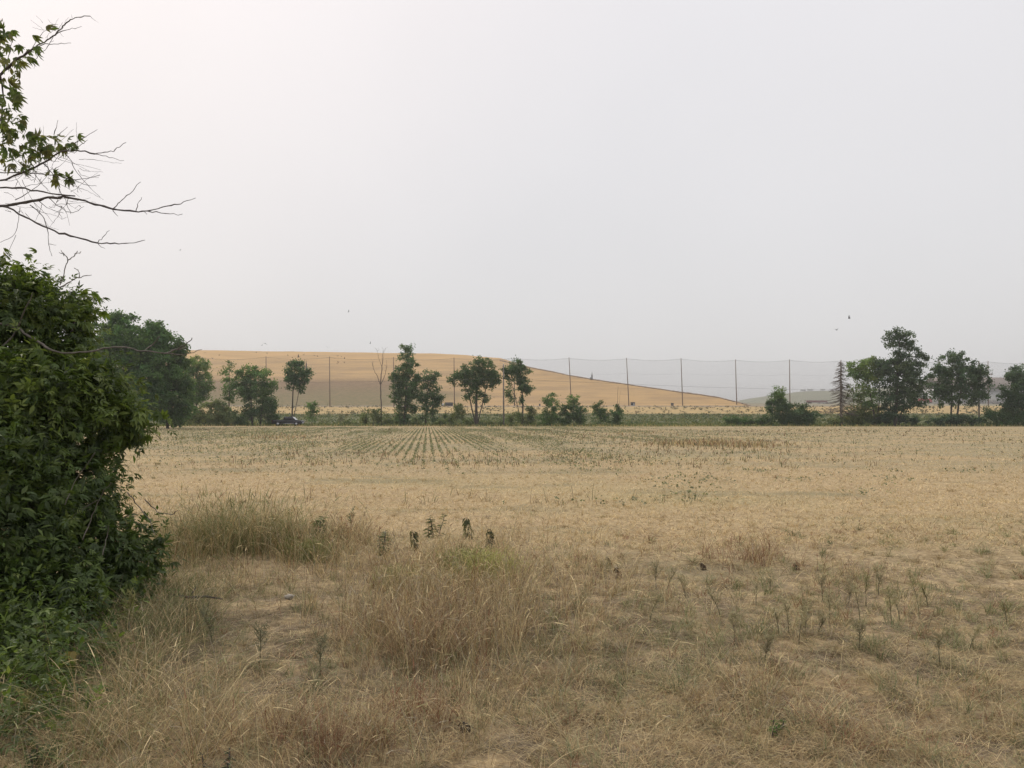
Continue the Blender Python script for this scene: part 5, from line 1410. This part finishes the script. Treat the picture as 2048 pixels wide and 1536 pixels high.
weed('horseweed', 640, 1360, 1280, 'dark thin weed at the edge of the tall grass, right of the bare soil', 'horse', GL_, (.15, .15, .09))
weed('withered_weed', 925, 1472, 1445, 'blackened dead weed stump in the grass at bottom centre', 'wilted', GL_, (.07, .06, .05))

# low greenish and rusty sprigs woven through the dry grass
A = Acc()
n_ = 1500
px = np.where(rng.random(n_) < .72, rng.uniform(1080, 2300, n_), rng.uniform(250, 1100, n_)); py = 1060 + (1600 - 1060) * rng.random(n_) ** .8
ok = ~bush_block(px - 20, py); px, py = px[ok], py[ok]; X, Y, Z = gpt(px, py)
ok = N2(X * .8 + 4, Y * .8) + rng.random(len(X)) * .7 > .72; px, py, X, Y = px[ok], py[ok], X[ok], Y[ok]; n_ = len(px)
pal = np.array([[.27, .27, .14], [.20, .22, .11], [.31, .29, .17], [.13, .16, .075], [.26, .14, .085]])
cs = pal[rng.choice(5, n_, p=[.34, .22, .24, .10, .10])]
idx = np.repeat(np.arange(n_), 22); m = len(idx); hs = rng.uniform(.05, .17, n_)
blades(A, px[idx] + rng.normal(size=m) * (38 / Y)[idx], py[idx] + rng.normal(size=m) * (14 / Y)[idx], hs[idx], .5, .35, .00065, cs[idx] * rng.uniform(.7, 1.3, m)[:, None], nseg=2, wmin=.003, tip=.5)
tag(A.build('low_weeds', M_grass), 'low grey green and rusty weeds scattered through the dry grass in front', 'weeds', kind='stuff')

# fallen stick and pale stone
T = Acc()
pts = [P(348, 1190, 6.7), P(378, 1195, 6.6), P(412, 1193, 6.55), P(445, 1198, 6.5)]
c0 = [float(q[0]) for q in gpt(400, 1215)]
T.tube(pts, [.012, .012, .010, .006], 6); T.tube([pts[1], pts[1] + [.05, .02, .08]], [.008, .004], 5)
tag(T.build('stick', M_twig, None, True, origin=c0), 'dark fallen stick poking out of the grass right of the bush', 'stick')
X, Y, Z = [float(q[0]) for q in gpt(578, 1214)]
A = Acc(); nn = 10
th = np.linspace(0, np.pi, 7)
ringr = np.sin(th) * .036; zz = np.cos(th) * -.02
pts = np.stack([np.full(7, X), np.full(7, Y), Z + .075 + zz], 1); A.tube(pts, np.maximum(ringr, .004) * (1 + .15 * rng.normal(size=7)), 9)
for V in A.V: V[:, 0] += (V[:, 0] - X) * .5; V += rng.normal(0, .006, V.shape)
tag(A.build('stone', M_stone, None, False, origin=(X, Y, Z)), 'flat pale stone lying in the dry grass left of centre', 'stone')

# ------------------------------------------------------------------ smoky air
M_haze = bpy.data.materials.new('haze'); M_haze.use_nodes = True
n = M_haze.node_tree; n.nodes.clear()
o_ = n.nodes.new('ShaderNodeOutputMaterial'); pv = n.nodes.new('ShaderNodeVolumePrincipled')
pv.inputs['Color'].default_value = (.90, .90, .90, 1); pv.inputs['Density'].default_value = .00035; pv.inputs['Anisotropy'].default_value = .2
n.links.new(pv.outputs[0], o_.inputs['Volume'])
A = Acc(); A.box((0, 1700, 38), (4800, 3560, 90)); hz = A.build('haze', M_haze)
tag(hz, 'thin pale smoky haze filling the air to the far hills', 'haze', kind='stuff')
